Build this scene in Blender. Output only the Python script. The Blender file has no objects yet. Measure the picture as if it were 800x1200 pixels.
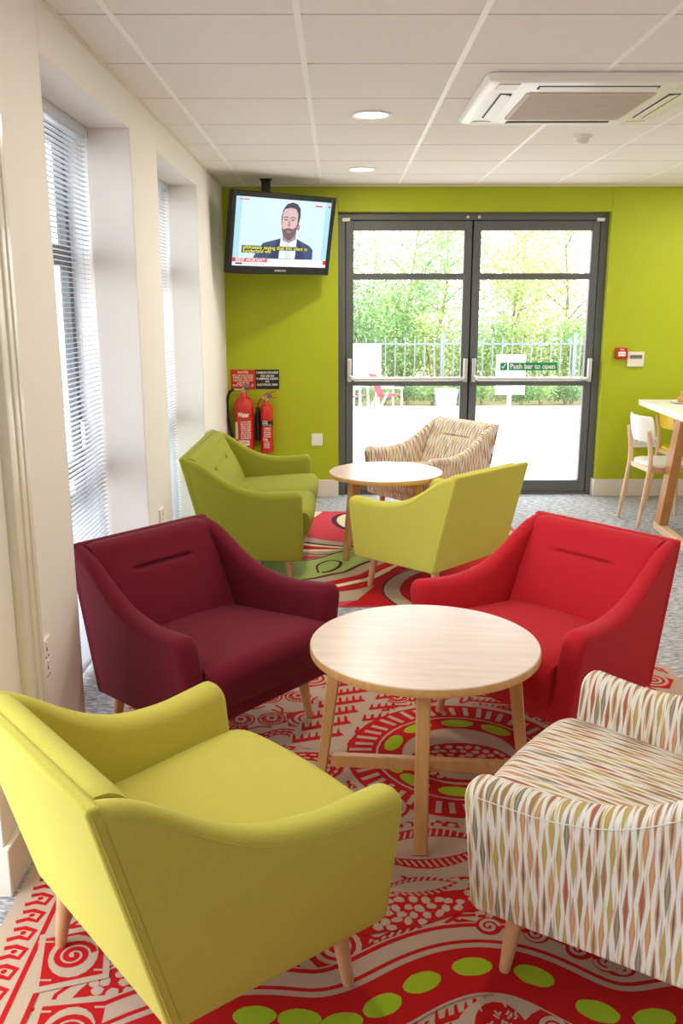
import bpy, bmesh, math, random
from mathutils import Vector, Matrix, noise
random.seed(7)
PI = math.pi
sc = bpy.context.scene
COL = sc.collection

# ------------------------------------------------------------------ materials
def S(r, g, b):
    def c(u):
        u /= 255.0
        return u/12.92 if u <= 0.04045 else ((u+0.055)/1.055)**2.4
    return (c(r), c(g), c(b), 1.0)

def newmat(name):
    m = bpy.data.materials.new(name); m.use_nodes = True
    nt = m.node_tree
    b = nt.nodes.get('Principled BSDF')
    return m, nt, b

def N(nt, t, **kw):
    n = nt.nodes.new(t)
    for k, v in kw.items(): setattr(n, k, v)
    return n

def plain(name, col, rough=0.6, bump=0.0, scale=200.0, var=0.0, metal=0.0, sheen=0.0, stretch=(1, 1, 1), spec=0.5, coat=0.0):
    m, nt, b = newmat(name)
    b.inputs['Base Color'].default_value = col
    b.inputs['Roughness'].default_value = rough
    b.inputs['Metallic'].default_value = metal
    b.inputs['Specular IOR Level'].default_value = spec
    if coat: b.inputs['Coat Weight'].default_value = coat
    if sheen:
        b.inputs['Sheen Weight'].default_value = sheen
        b.inputs['Sheen Roughness'].default_value = 0.5
    tc = N(nt, 'ShaderNodeTexCoord'); mp = N(nt, 'ShaderNodeMapping')
    mp.inputs['Scale'].default_value = stretch
    nt.links.new(tc.outputs['Object'], mp.inputs['Vector'])
    nz = N(nt, 'ShaderNodeTexNoise'); nz.inputs['Scale'].default_value = scale; nz.inputs['Detail'].default_value = 3
    nt.links.new(mp.outputs['Vector'], nz.inputs['Vector'])
    if var:
        mr = N(nt, 'ShaderNodeMapRange')
        mr.inputs['From Min'].default_value = .25; mr.inputs['From Max'].default_value = .75
        mr.inputs['To Min'].default_value = 1-var; mr.inputs['To Max'].default_value = 1+var
        nt.links.new(nz.outputs['Fac'], mr.inputs['Value'])
        vm = N(nt, 'ShaderNodeVectorMath', operation='SCALE'); vm.inputs[0].default_value = col[:3]
        nt.links.new(mr.outputs['Result'], vm.inputs['Scale'])
        nt.links.new(vm.outputs['Vector'], b.inputs['Base Color'])
    if bump:
        bp = N(nt, 'ShaderNodeBump'); bp.inputs['Strength'].default_value = bump; bp.inputs['Distance'].default_value = .002
        nt.links.new(nz.outputs['Fac'], bp.inputs['Height']); nt.links.new(bp.outputs['Normal'], b.inputs['Normal'])
    return m

def fabric(name, col, var=.12, scale=420):
    return plain(name, col, rough=.92, bump=.35, scale=scale, var=var, sheen=.06, spec=.12)

def emis(name, col, st=1.0):
    m, nt, b = newmat(name)
    b.inputs['Base Color'].default_value = (0.01, .01, .01, 1)
    b.inputs['Roughness'].default_value = .35
    b.inputs['Emission Color'].default_value = col
    b.inputs['Emission Strength'].default_value = st
    return m

def wood(name, c1, c2, rough=.45, sx=(3, 3, 30), scale=3.0):
    m, nt, b = newmat(name)
    tc = N(nt, 'ShaderNodeTexCoord'); mp = N(nt, 'ShaderNodeMapping'); mp.inputs['Scale'].default_value = sx
    nt.links.new(tc.outputs['Object'], mp.inputs['Vector'])
    nz = N(nt, 'ShaderNodeTexNoise'); nz.inputs['Scale'].default_value = scale; nz.inputs['Detail'].default_value = 5
    nz.inputs['Distortion'].default_value = .4
    nt.links.new(mp.outputs['Vector'], nz.inputs['Vector'])
    cr = N(nt, 'ShaderNodeValToRGB')
    cr.color_ramp.elements[0].position = .3; cr.color_ramp.elements[0].color = c1
    cr.color_ramp.elements[1].position = .7; cr.color_ramp.elements[1].color = c2
    nt.links.new(nz.outputs['Fac'], cr.inputs['Fac']); nt.links.new(cr.outputs['Color'], b.inputs['Base Color'])
    b.inputs['Roughness'].default_value = rough
    return m

def ikat(name):
    m, nt, b = newmat(name); L = nt.links.new
    b.inputs['Roughness'].default_value = .9; b.inputs['Specular IOR Level'].default_value = .15
    b.inputs['Sheen Weight'].default_value = .04
    uv = N(nt, 'ShaderNodeUVMap'); sp = N(nt, 'ShaderNodeSeparateXYZ'); L(uv.outputs['UV'], sp.inputs['Vector'])
    def M(op, a, bb=None, c=None):
        n = N(nt, 'ShaderNodeMath', operation=op)
        for i, q in enumerate((a, bb, c)):
            if q is None: continue
            if isinstance(q, (int, float)): n.inputs[i].default_value = q
            else: L(q, n.inputs[i])
        return n.outputs[0]
    def layer(cw, rh, hw, seed):
        u = M('ADD', M('DIVIDE', sp.outputs['X'], cw), seed)
        uc = M('FLOOR', u); fu = M('SUBTRACT', M('FRACT', u), .5)
        w1 = N(nt, 'ShaderNodeTexWhiteNoise', noise_dimensions='1D'); L(uc, w1.inputs['W'])
        stag = M('MULTIPLY', M('MODULO', M('ADD', uc, 1000), 2), .5)
        v = M('ADD', M('ADD', M('DIVIDE', sp.outputs['Y'], rh), stag), M('MULTIPLY', w1.outputs['Value'], .35))
        row = M('FLOOR', v); fv = M('SUBTRACT', M('FRACT', v), .5)
        cv = N(nt, 'ShaderNodeCombineXYZ'); L(uc, cv.inputs['X']); L(row, cv.inputs['Y']); cv.inputs['Z'].default_value = seed
        w2 = N(nt, 'ShaderNodeTexWhiteNoise', noise_dimensions='3D'); L(cv.outputs['Vector'], w2.inputs['Vector'])
        half = M('MULTIPLY', M('SUBTRACT', .5, M('ABSOLUTE', fv)), hw)
        d = M('SUBTRACT', half, M('ABSOLUTE', fu))
        mask = M('MULTIPLY', d, 14); 
        n = nt.nodes[-1]; n.use_clamp = True
        core = M('MULTIPLY', M('SUBTRACT', M('MULTIPLY', half, .45), M('ABSOLUTE', fu)), 14); nt.nodes[-1].use_clamp = True
        return mask, core, w2.outputs['Value']
    def ramp(val, cols):
        cr = N(nt, 'ShaderNodeValToRGB'); cr.color_ramp.interpolation = 'CONSTANT'
        els = cr.color_ramp.elements
        while len(els) < len(cols): els.new(.5)
        for i, c in enumerate(cols): els[i].position = i/len(cols); els[i].color = c
        L(val, cr.inputs['Fac']); return cr.outputs['Color']
    def mix(f, a, bb):
        n = N(nt, 'ShaderNodeMix', data_type='RGBA'); L(f, n.inputs['Factor'])
        if isinstance(a, tuple): n.inputs['A'].default_value = a
        else: L(a, n.inputs['A'])
        L(bb, n.inputs['B']); return n.outputs['Result']
    pal = [S(186, 118, 90), S(172, 164, 98), S(138, 114, 124), S(212, 172, 106), S(198, 138, 116), S(156, 146, 90), S(210, 154, 124)]
    pal2 = [S(164, 98, 84), S(204, 160, 98), S(160, 158, 92), S(118, 98, 120), S(206, 168, 104), S(180, 112, 94), S(136, 126, 86)]
    m1, c1, r1 = layer(.0158, .145, .92, 3)
    m2, c2, r2 = layer(.0118, .165, .55, 41)
    base = S(230, 225, 213)
    a = mix(m2, base, ramp(r2, [S(214, 196, 150), S(206, 196, 160), S(214, 180, 156), S(196, 180, 168)]))
    a = mix(m1, a, ramp(r1, pal)); a = mix(c1, a, ramp(r1, pal2))
    L(a, b.inputs['Base Color'])
    return m

def glass_thin(name, tint=(1, 1, 1, 1)):
    m = bpy.data.materials.new(name); m.use_nodes = True; nt = m.node_tree; nt.nodes.clear()
    o = N(nt, 'ShaderNodeOutputMaterial'); mx = N(nt, 'ShaderNodeMixShader'); tr = N(nt, 'ShaderNodeBsdfTransparent')
    gl = N(nt, 'ShaderNodeBsdfGlossy'); fr = N(nt, 'ShaderNodeFresnel')
    tr.inputs['Color'].default_value = tint; gl.inputs['Roughness'].default_value = .02; fr.inputs['IOR'].default_value = 1.35
    ge = N(nt, 'ShaderNodeNewGeometry'); mu = N(nt, 'ShaderNodeMath', operation='MULTIPLY'); iv = N(nt, 'ShaderNodeMath', operation='SUBTRACT')
    iv.inputs[0].default_value = 1; nt.links.new(ge.outputs['Backfacing'], iv.inputs[1])
    nt.links.new(fr.outputs[0], mu.inputs[0]); nt.links.new(iv.outputs[0], mu.inputs[1])
    nt.links.new(mu.outputs[0], mx.inputs[0]); nt.links.new(tr.outputs[0], mx.inputs[1]); nt.links.new(gl.outputs[0], mx.inputs[2])
    nt.links.new(mx.outputs[0], o.inputs['Surface'])
    return m

def leafmat(name, c1, c2):
    m = bpy.data.materials.new(name); m.use_nodes = True; nt = m.node_tree; nt.nodes.clear(); L = nt.links.new
    o = N(nt, 'ShaderNodeOutputMaterial'); mx = N(nt, 'ShaderNodeMixShader')
    d = N(nt, 'ShaderNodeBsdfDiffuse'); t = N(nt, 'ShaderNodeBsdfTranslucent')
    tc = N(nt, 'ShaderNodeTexCoord'); nz = N(nt, 'ShaderNodeTexNoise'); nz.inputs['Scale'].default_value = 2.2
    cr = N(nt, 'ShaderNodeValToRGB'); cr.color_ramp.elements[0].color = c1; cr.color_ramp.elements[1].color = c2
    cr.color_ramp.elements[0].position = .35; cr.color_ramp.elements[1].position = .65
    L(tc.outputs['Object'], nz.inputs['Vector']); L(nz.outputs['Fac'], cr.inputs['Fac'])
    L(cr.outputs['Color'], d.inputs['Color']); L(cr.outputs['Color'], t.inputs['Color'])
    mx.inputs[0].default_value = .45
    L(d.outputs[0], mx.inputs[1]); L(t.outputs[0], mx.inputs[2]); L(mx.outputs[0], o.inputs['Surface'])
    return m

def carpetmat(name):
    m, nt, b = newmat(name); L = nt.links.new
    tc = N(nt, 'ShaderNodeTexCoord'); mp = N(nt, 'ShaderNodeMapping'); mp.inputs['Scale'].default_value = (22, 90, 1)
    mp.inputs['Rotation'].default_value = (0, 0, .12)
    L(tc.outputs['Object'], mp.inputs['Vector'])
    n1 = N(nt, 'ShaderNodeTexNoise'); n1.inputs['Scale'].default_value = 1.0; n1.inputs['Detail'].default_value = 4; n1.inputs['Roughness'].default_value = .7
    L(mp.outputs['Vector'], n1.inputs['Vector'])
    cr = N(nt, 'ShaderNodeValToRGB')
    e = cr.color_ramp.elements; e[0].position = .34; e[0].color = S(104, 106, 112); e[1].position = .66; e[1].color = S(222, 221, 220)
    k = e.new(.5); k.color = S(164, 165, 168)
    L(n1.outputs['Fac'], cr.inputs['Fac']); L(cr.outputs['Color'], b.inputs['Base Color'])
    b.inputs['Roughness'].default_value = .95; b.inputs['Specular IOR Level'].default_value = .1
    bp = N(nt, 'ShaderNodeBump'); bp.inputs['Strength'].default_value = .4; bp.inputs['Distance'].default_value = .004
    L(n1.outputs['Fac'], bp.inputs['Height']); L(bp.outputs['Normal'], b.inputs['Normal'])
    return m

def skin_gradient(name, c1, c2):   # fabric / screen blends are plain ramps along object X
    m, nt, b = newmat(name); return m

M = {}
M['wall'] = plain('cream_paint', S(238, 233, 227), .7, .05, 300)
M['reveal'] = plain('white_paint', S(240, 240, 242), .7)
M['green'] = plain('lime_paint', S(172, 184, 10), .6, .05, 300, .02)
M['ceil'] = plain('ceiling_tile', S(238, 232, 228), .9, .12, 500, .03)
M['runner'] = plain('ceiling_runner_white', S(248, 246, 242), .5)
M['gap'] = plain('ceiling_gap', S(120, 112, 108), .9)
M['skirt'] = plain('skirting_cream', S(228, 218, 204), .4)
M['carpet'] = carpetmat('grey_streaked_carpet')
M['dark'] = plain('anthracite_metal', S(98, 100, 101), .45, spec=.4)
M['chrome'] = plain('satin_steel', S(222, 222, 220), .3, metal=.55)
M['slat'] = plain('grey_aluminium_slat', S(194, 198, 206), .4)
M['whiteplas'] = plain('white_plastic', S(240, 238, 232), .35)
M['cream_plas'] = plain('cream_plastic', S(232, 224, 210), .45)
M['trunk'] = plain('glossy_cream_plastic', S(232, 226, 214), .18)
M['grille'] = plain('taupe_grille', S(206, 192, 176), .6)
M['black'] = plain('black_plastic', S(18, 18, 20), .35)
M['blackmat'] = plain('black_board', S(28, 28, 26), .5)
M['red'] = plain('red_enamel', S(205, 32, 20), .22, coat=.4)
M['redsign'] = plain('red_board', S(196, 38, 30), .4)
M['redplas'] = plain('red_plastic', S(190, 30, 34), .35)
M['white'] = plain('white_ink', S(246, 244, 240), .5)
M['yellowink'] = plain('cream_ink', S(236, 226, 200), .5)
M['brass'] = plain('brass', S(214, 190, 150), .3, metal=.8)
M['blue'] = plain('blue_grey_plastic', S(96, 110, 160), .4)
M['signgreen'] = plain('green_sticker', S(30, 150, 100), .4)
M['greyscreen'] = plain('grey_display', S(150, 148, 138), .3)
M['hole'] = plain('dark_slot', S(50, 48, 46), .7)
M['tabletop'] = wood('pale_oak_laminate', S(213, 187, 168), S(224, 202, 184), .28, (4, 40, 4), 1.2)
M['beech'] = wood('honey_beech', S(196, 146, 88), S(214, 166, 106), .4, (6, 6, 1.0), 6)
M['beechleg'] = wood('beech_leg', S(198, 148, 104), S(214, 168, 124), .4, (6, 6, 1.0), 8)
M['beechpale'] = wood('pale_beech', S(222, 184, 144), S(234, 200, 164), .4, (8, 8, 1.0), 6)
M['brownwood'] = wood('brown_oak', S(176, 118, 58), S(194, 136, 72), .4, (6, 6, 1.0), 6)
M['lime'] = fabric('lime_wool', S(197, 187, 82))
M['lime2'] = fabric('pale_lime_wool', S(204, 198, 84))
M['maroon'] = fabric('maroon_wool', S(112, 26, 42))
M['redfab'] = fabric('red_wool', S(192, 36, 46), .08)
M['olive'] = fabric('olive_green_wool', S(152, 154, 52))
M['ikat'] = ikat('ikat_weave')
M['rugcream'] = plain('rug_cream', S(187, 163, 143), .95, .5, 900, .1, spec=.1)
M['rugred'] = plain('rug_red', S(184, 28, 30), .95, .5, 900, .1, spec=.1)
M['ruggreen'] = plain('rug_lime', S(158, 186, 40), .95, .5, 900, .1, spec=.1)
M['rugpink'] = plain('rug_rose', S(208, 70, 82), .95, .5, 900, .08, spec=.1)
M['rugtan'] = plain('rug_tan', S(178, 160, 134), .95, .5, 900, .08, spec=.1)
M['rugivory'] = plain('rug_ivory', S(232, 220, 178), .95, .5, 900, .08, spec=.1)
M['ruglime2'] = plain('rug_apple_green', S(166, 186, 104), .95, .5, 900, .08, spec=.1)
M['rugplum'] = plain('rug_plum', S(84, 46, 52), .95, .5, 900, .08, spec=.1)
M['glass'] = glass_thin('window_glass')
M['bark'] = plain('bark', S(150, 128, 106), .9, .6, 20, .25)
M['leafA'] = leafmat('leaf_green', S(130, 164, 112), S(176, 198, 134))
M['leafB'] = leafmat('leaf_yellow_green', S(162, 184, 118), S(200, 208, 146))
M['leafC'] = leafmat('leaf_dark_green', S(98, 132, 90), S(146, 172, 120))
M['patio'] = plain('pale_paving', S(222, 216, 206), .9, .2, 30, .04)
M['soil'] = plain('soil', S(150, 140, 96), .95, .5, 3, .2)
M['galv'] = plain('galvanised_steel', S(118, 126, 130), .6)
M['galvlight'] = plain('pale_grey_stone', S(150, 158, 164), .8, .3, 40, .1)
M['redslat'] = plain('faded_red_slat', S(176, 70, 78), .6)
M['yellowplas'] = plain('yellow_plastic', S(240, 206, 40), .35)
M['pastry'] = plain('golden_pastry', S(206, 146, 84), .6, .8, 60, .3)
M['lamp'] = emis('downlight_lens', (1, .95, .86, 1), 6)

# ------------------------------------------------------------------ mesh builder
class MB:
    def __init__(s): s.v = []; s.f = []; s.m = []; s.uv = []
    def add(s, vs, fs, mat=0, uvs=None):
        o = len(s.v); s.v += [tuple(v) for v in vs]
        for f in fs:
            s.f.append([i+o for i in f]); s.m.append(mat)
            s.uv.append([uvs[i] for i in f] if uvs else None)
        return s
    def box(s, c, d, mat=0, rot=None):
        vs = [Vector((x*d[0]/2, y*d[1]/2, z*d[2]/2)) for x in (-1, 1) for y in (-1, 1) for z in (-1, 1)]
        if rot is not None: vs = [rot @ v for v in vs]
        c = Vector(c)
        return s.add([v+c for v in vs], [(0, 1, 3, 2), (4, 6, 7, 5), (0, 4, 5, 1), (2, 3, 7, 6), (0, 2, 6, 4), (1, 5, 7, 3)], mat)
    def span(s, x0, x1, y0, y1, z0, z1, mat=0):
        return s.box(((x0+x1)/2, (y0+y1)/2, (z0+z1)/2), (x1-x0, y1-y0, z1-z0), mat)
    def hexa(s, p, mat=0):   # 4 bottom corners then 4 top corners
        return s.add(p, [(3, 2, 1, 0), (4, 5, 6, 7), (0, 1, 5, 4), (1, 2, 6, 5), (2, 3, 7, 6), (3, 0, 4, 7)], mat)
    def bar(s, a, b, w, d, mat=0, up=(0, 0, 1)):
        a = Vector(a); b = Vector(b); t = (b-a).normalized(); u = Vector(up)
        x = t.cross(u)
        if x.length < 1e-4: x = t.cross(Vector((1, 0, 0)))
        x.normalize(); y = x.cross(t)
        q = []
        for p in (a, b):
            q += [p-x*w/2-y*d/2, p+x*w/2-y*d/2, p+x*w/2+y*d/2, p-x*w/2+y*d/2]
        return s.hexa(q, mat)
    def tube(s, pts, r, n=8, mat=0, cap=True):
        pts = [Vector(p) for p in pts]; rings = []
        rs = r if isinstance(r, (list, tuple)) else [r]*len(pts)
        prev = None
        for i, p in enumerate(pts):
            t = (pts[min(i+1, len(pts)-1)]-pts[max(i-1, 0)]).normalized()
            if prev is None:
                a = t.orthogonal().normalized()
            else:
                a = prev-t*prev.dot(t)
                a = a.normalized() if a.length > 1e-6 else t.orthogonal().normalized()
            prev = a; b = t.cross(a)
            rings.append([p+(a*math.cos(2*PI*k/n)+b*math.sin(2*PI*k/n))*rs[i] for k in range(n)])
        return s.loft(rings, mat, cap)
    def lathe(s, prof, c=(0, 0, 0), n=24, mat=0, ax=None, cap=True):
        c = Vector(c); rings = []
        for r, z in prof:
            ring = [Vector((r*math.cos(2*PI*k/n), r*math.sin(2*PI*k/n), z)) for k in range(n)]
            if ax is not None: ring = [ax @ q for q in ring]
            rings.append([q+c for q in ring])
        return s.loft(rings, mat, cap)
    def loft(s, rings, mat=0, cap=True, uvs=None, closed=True):
        n = len(rings[0]); vs = [p for r in rings for p in r]; fs = []
        fl = [u for r in uvs for u in r] if uvs else None
        for i in range(len(rings)-1):
            for k in range(n if closed else n-1):
                k2 = (k+1) % n
                fs.append((i*n+k, i*n+k2, (i+1)*n+k2, (i+1)*n+k))
        if cap:
            fs.append(tuple(reversed(range(n)))); fs.append(tuple((len(rings)-1)*n+k for k in range(n)))
        if fl is not None and closed:
            # keep the seam of the ring from wrapping its UVs
            o = len(s.v); s.v += [tuple(v) for v in vs]
            for f in fs:
                u = [fl[i] for i in f]
                vals = [q[1] for q in u]
                if len(f) == 4 and max(vals)-min(vals) > .4:
                    hi = max(vals)
                    u = [(a, b if b > .3 else hi) for a, b in u]
                s.f.append([i+o for i in f]); s.m.append(mat); s.uv.append(u)
            return s
        return s.add(vs, fs, mat, fl)
    def poly(s, pts, z, mat=0):
        return s.add([(p[0], p[1], z) for p in pts], [tuple(range(len(pts)))], mat)
    def ribbon(s, pts, w, z, mat=0):
        n = len(pts); L_ = []; R_ = []
        for i in range(n):
            a = pts[max(i-1, 0)]; b = pts[min(i+1, n-1)]
            dx, dy = b[0]-a[0], b[1]-a[1]; l = math.hypot(dx, dy) or 1
            ww = w[i] if isinstance(w, (list, tuple)) else w
            nx, ny = -dy/l*ww/2, dx/l*ww/2
            L_.append((pts[i][0]+nx, pts[i][1]+ny, z)); R_.append((pts[i][0]-nx, pts[i][1]-ny, z))
        fs = [(i, i+1, n+i+1, n+i) for i in range(n-1)]
        return s.add(L_+R_, fs, mat)
    def build(s, name, mats, parent=None, loc=(0, 0, 0), smooth=40, bevel=0, seg=2, normals=True, wn=False):
        me = bpy.data.meshes.new(name)
        lx, ly, lz = loc
        me.from_pydata([(a-lx, b-ly, c-lz) for a, b, c in s.v], [], s.f)
        mats = mats if isinstance(mats, (list, tuple)) else [mats]
        for m in mats: me.materials.append(m)
        me.polygons.foreach_set('material_index', s.m)
        if any(u is not None for u in s.uv):
            ul = me.uv_layers.new(name='UVMap'); i = 0
            for f, u in zip(s.f, s.uv):
                for k in range(len(f)):
                    ul.data[i].uv = u[k] if u else (0, 0); i += 1
        if normals:
            bm = bmesh.new(); bm.from_mesh(me); bmesh.ops.recalc_face_normals(bm, faces=bm.faces); bm.to_mesh(me); bm.free()
        if smooth:
            me.polygons.foreach_set('use_smooth', [True]*len(me.polygons))
            me.set_sharp_from_angle(angle=math.radians(smooth))
        me.update()
        o = bpy.data.objects.new(name, me); COL.objects.link(o); o.location = loc
        if parent: o.parent = parent
        if bevel:
            b = o.modifiers.new('bevel', 'BEVEL'); b.width = bevel; b.segments = seg; b.limit_method = 'ANGLE'; b.angle_limit = math.radians(35)
            b.harden_normals = False
        return o

def tag(o, label, cat, group=None, kind=None):
    if label: o['label'] = label
    if cat: o['category'] = cat
    if group: o['group'] = group
    if kind: o['kind'] = kind
    return o
def thing(name, label, cat, loc=(0, 0, 0), rz=0, group=None):
    o = bpy.data.objects.new(name, None); COL.objects.link(o)
    o.empty_display_size = .1
    o.location = loc; o.rotation_euler = (0, 0, rz)
    return tag(o, label, cat, group)
def struct(o): o['kind'] = 'structure'; return o
def copy_tree(o, parent=None):
    c = o.copy(); COL.objects.link(c)
    if parent: c.parent = parent
    for ch in list(o.children): copy_tree(ch, c)
    return c

def text_mb(mb, s, size, mapf, mat=0, align='CENTER', bold=0.0, width=None):
    cu = bpy.data.curves.new('t', 'FONT'); cu.body = s; cu.size = size; cu.align_x = align; cu.align_y = 'CENTER'
    cu.resolution_u = 2; cu.offset = bold*size; cu.fill_mode = 'FRONT'
    ob = bpy.data.objects.new('t', cu)
    me = bpy.data.meshes.new_from_object(ob)
    xs = [v.co.x for v in me.vertices] or [0]
    k = 1.0
    if width and max(xs)-min(xs) > 0: k = width/(max(xs)-min(xs))
    vs = [mapf(v.co.x*k, v.co.y) for v in me.vertices]
    fs = [tuple(p.vertices) for p in me.polygons]
    mb.add(vs, fs, mat)
    bpy.data.objects.remove(ob); bpy.data.meshes.remove(me); bpy.data.curves.remove(cu)

def catmull(pts, n=8):
    out = []
    P = [pts[0]]+list(pts)+[pts[-1]]
    for i in range(1, len(P)-2):
        p0, p1, p2, p3 = P[i-1], P[i], P[i+1], P[i+2]
        for k in range(n):
            t = k/n
            out.append(tuple(.5*((2*b)+(-a+c)*t+(2*a-5*b+4*c-d)*t*t+(-a+3*b-3*c+d)*t**3) for a, b, c, d in zip(p0, p1, p2, p3)))
    out.append(tuple(pts[-1])); return out

# ------------------------------------------------------------------ camera
EYE = 1.57
cam = bpy.data.cameras.new('camera'); co = bpy.data.objects.new('camera', cam); COL.objects.link(co)
cam.sensor_fit = 'VERTICAL'; cam.sensor_height = 36; cam.lens = 1047.1*36/1200
cam.clip_start = .05; cam.clip_end = 300
pitch, yaw, roll = math.radians(13.0637), math.radians(.1946), math.radians(-.0674)
fw = Vector((math.sin(yaw)*math.cos(pitch), math.cos(yaw)*math.cos(pitch), -math.sin(pitch)))
rt = Vector((math.cos(yaw), -math.sin(yaw), 0)); up = rt.cross(fw)
r2 = rt*math.cos(roll)+up*math.sin(roll); u2 = -rt*math.sin(roll)+up*math.cos(roll)
mw = Matrix((r2, u2, -fw)).transposed().to_4x4(); mw.translation = (0, 0, EYE)
co.matrix_world = mw
sc.camera = co

# ------------------------------------------------------------------ room shell
XL, XR, YB, YF, ZC = -.905, 5.2, 7.35, -2.6, 2.477
WINS = [(-1.0, .2), (.95, 2.15), (2.955, 4.16), (4.755, 6.04)]
ZW = 2.317
struct(MB().span(-1.35, XR+.2, YF-.2, YB+.26, -.12, 0).build('floor', M['carpet']))
# left wall: piers and lintels as one shell
b = MB(); y = YF-.2
for a, c in WINS:
    b.span(-1.24, XL, y, a, 0, 2.62); b.span(-1.24, XL, a, c, ZW, 2.62); y = c
b.span(-1.24, XL, y, YB+.25, 0, 2.62)
struct(b.build('wall_left', M['wall'], bevel=0.004))
b = MB()
b.span(XL-.0, 0, YB, YB+.25, 0, 2.62); b.span(0, 2.15, YB, YB+.25, 2.28, 2.62); b.span(2.15, XR+.2, YB, YB+.25, 0, 2.62)
struct(b.build('wall_back', M['green'], bevel=.004))
# right wall and front wall, outside the picture
b = MB(); y = YF-.2
for a, c in []:
    b.span(XR, XR+.2, y, a, 0, 2.62); b.span(XR, XR+.2, a, c, 2.3, 2.62); b.span(XR, XR+.2, a, c, 0, .9); y = c
b.span(XR, XR+.2, y, YB+.25, 0, 2.62)
struct(b.build('wall_right', M['wall']))
b = MB(); x = XL-.385
for a, c in []:
    b.span(x, a, YF-.2, YF, 0, 2.62); b.span(a, c, YF-.2, YF, 2.3, 2.62); b.span(a, c, YF-.2, YF, 0, .5); x = c
b.span(x, XR+.2, YF-.2, YF, 0, 2.62)
struct(b.build('wall_front', M['wall']))

# ceiling: tiles with shadow gaps between, white runners lengthwise
b = MB()
b.span(-1.35, XR+.2, YF-.2, YB+.25, ZC+.022, ZC+.2, 1)
gx = [-.729+.6*c for c in range(-1, 11)]; gy = [3.151+.6*i for i in range(-10, 8)]
for i in range(len(gx)-1):
    for j in range(len(gy)-1):
        x0 = max(gx[i]+.011, XL); x1 = min(gx[i+1]-.011, XR); y0 = max(gy[j]+.006, YF); y1 = min(gy[j+1]-.006, YB)
        if x1-x0 < .02 or y1-y0 < .02: continue
        b.span(x0, x1, y0, y1, ZC, ZC+.018, 0)
struct(b.build('ceiling', [M['ceil'], M['gap']], smooth=0))
b = MB()
for x in gx[1:]:
    if x < XR: b.span(x-.011, x+.011, YF, YB, ZC-.001, ZC+.012)
struct(b.build('trim_1', M['runner'], smooth=0))
b = MB()
b.span(XL, XL+.012, YF, YB, ZC-.008, ZC-.001)
b.span(XL+.012, XR, YB-.014, YB, ZC-.012, ZC-.001)
struct(b.build('trim_2', M['cream_plas'], smooth=0))

# skirting boards
def skirt(b, x0, x1, y0, y1):
    b.span(x0, x1, y0, y1, 0, .145)
b = MB(); ys = [YF]+[v for w in WINS for v in w]+[YB]
for i in range(0, len(ys), 2):
    skirt(b, XL, XL+.018, ys[i]+(0 if i == 0 else 0), ys[i+1])
for w in WINS:
    skirt(b, -1.19, XL+.018, w[0]-.018+.018, w[0]+.018); skirt(b, -1.19, XL+.018, w[1]-.018, w[1])
struct(b.build('baseboard_left', M['skirt'], bevel=.004))
b = MB(); skirt(b, XL, -.0, YB-.02, YB); skirt(b, 2.15, XR, YB-.02, YB); skirt(b, 2.15-.018, 2.15, YB-.02, YB+.09)
struct(b.build('baseboard_back', M['skirt'], bevel=.004))
b = MB(); skirt(b, XR-.018, XR, YF, YB); struct(b.build('baseboard_right', M['skirt']))

# windows in the left wall: anthracite frame with two transoms, panes
def window(n, y0, y1):
    w = bpy.data.objects.new('window_%d' % n, None); COL.objects.link(w); w.location = (-1.215, (y0+y1)/2, 0); w['kind'] = 'structure'
    L_ = (y1-y0)/2-.003; t = .045
    f = MB()
    f.span(-.022, .022, -L_, -L_+t, 0, ZW-.003); f.span(-.022, .022, L_-t, L_, 0, ZW-.003)
    for z0, z1 in ((0, .07), (.80, .88), (1.735, 1.82), (ZW-.07, ZW-.003)):
        f.span(-.021, .021, -L_+t, L_-t, z0, z1)
    f.build('window_frame', M['dark'], w, bevel=.004)
    for k, (z0, z1) in enumerate(((.07, .80), (.88, 1.735), (1.82, ZW-.07))):
        MB().span(-.006, .006, -L_+t-.005, L_-t+.005, z0-.005, z1+.005).build('pane', M['glass'], w, smooth=0)
    h = MB(); h.box((.032, L_-.025, .98), (.02, .025, .13)); h.build('window_handle', M['chrome'], w, bevel=.003)
    return w
for i, (a, c) in enumerate(WINS): window(i+1, a, c)

# venetian blinds in the two windows in view
def blind(y0, y1, label):
    xb = -1.105
    t = thing('venetian_blind', label, 'blind', (xb, (y0+y1)/2, ZW), 0, 'venetian blinds in the left wall windows')
    L_ = (y1-y0)/2-.012
    h = MB(); h.span(-.022, .022, -L_, L_, -.045, -.002); h.build('headrail', M['slat'], t, bevel=.004)
    s = MB(); z = -.062; zb = -(ZW-.045)
    a = math.radians(2)
    while z > zb:
        prof = []
        for k in range(5):
            u = -1+k/2.0
            xx = u*.0125; zz = .0022*(1-u*u)
            prof.append((xx*math.cos(a)-zz*math.sin(a), xx*math.sin(a)+zz*math.cos(a)))
        r0 = [(px, -L_, z+pz) for px, pz in prof]; r1 = [(px, L_, z+pz) for px, pz in prof]
        s.loft([r0, r1], 0, False, closed=False); z -= .0205
    s.build('slats', M['slat'], t, normals=False)
    r = MB(); r.span(-.013, .013, -L_, L_, zb-.012, zb+.004); r.build('bottom_rail', M['slat'], t, bevel=.003)
    for yy in (-L_*.72, 0, L_*.72):
        c = MB(); c.tube([(.0145, yy, -.04), (.0145, yy, zb)], .0009, 5); c.tube([(-.0145, yy, -.04), (-.0145, yy, zb)], .0009, 5)
        c.build('ladder_cord', M['slat'], t)
    w = MB(); w.tube([(.028, L_-.06, -.03), (.03, L_-.06, -.95)], .0028, 6); w.build('tilt_wand', M['whiteplas'], t)
blind(WINS[2][0], WINS[2][1], 'grey slatted blind in the near window recess, beside the maroon armchair')
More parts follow.
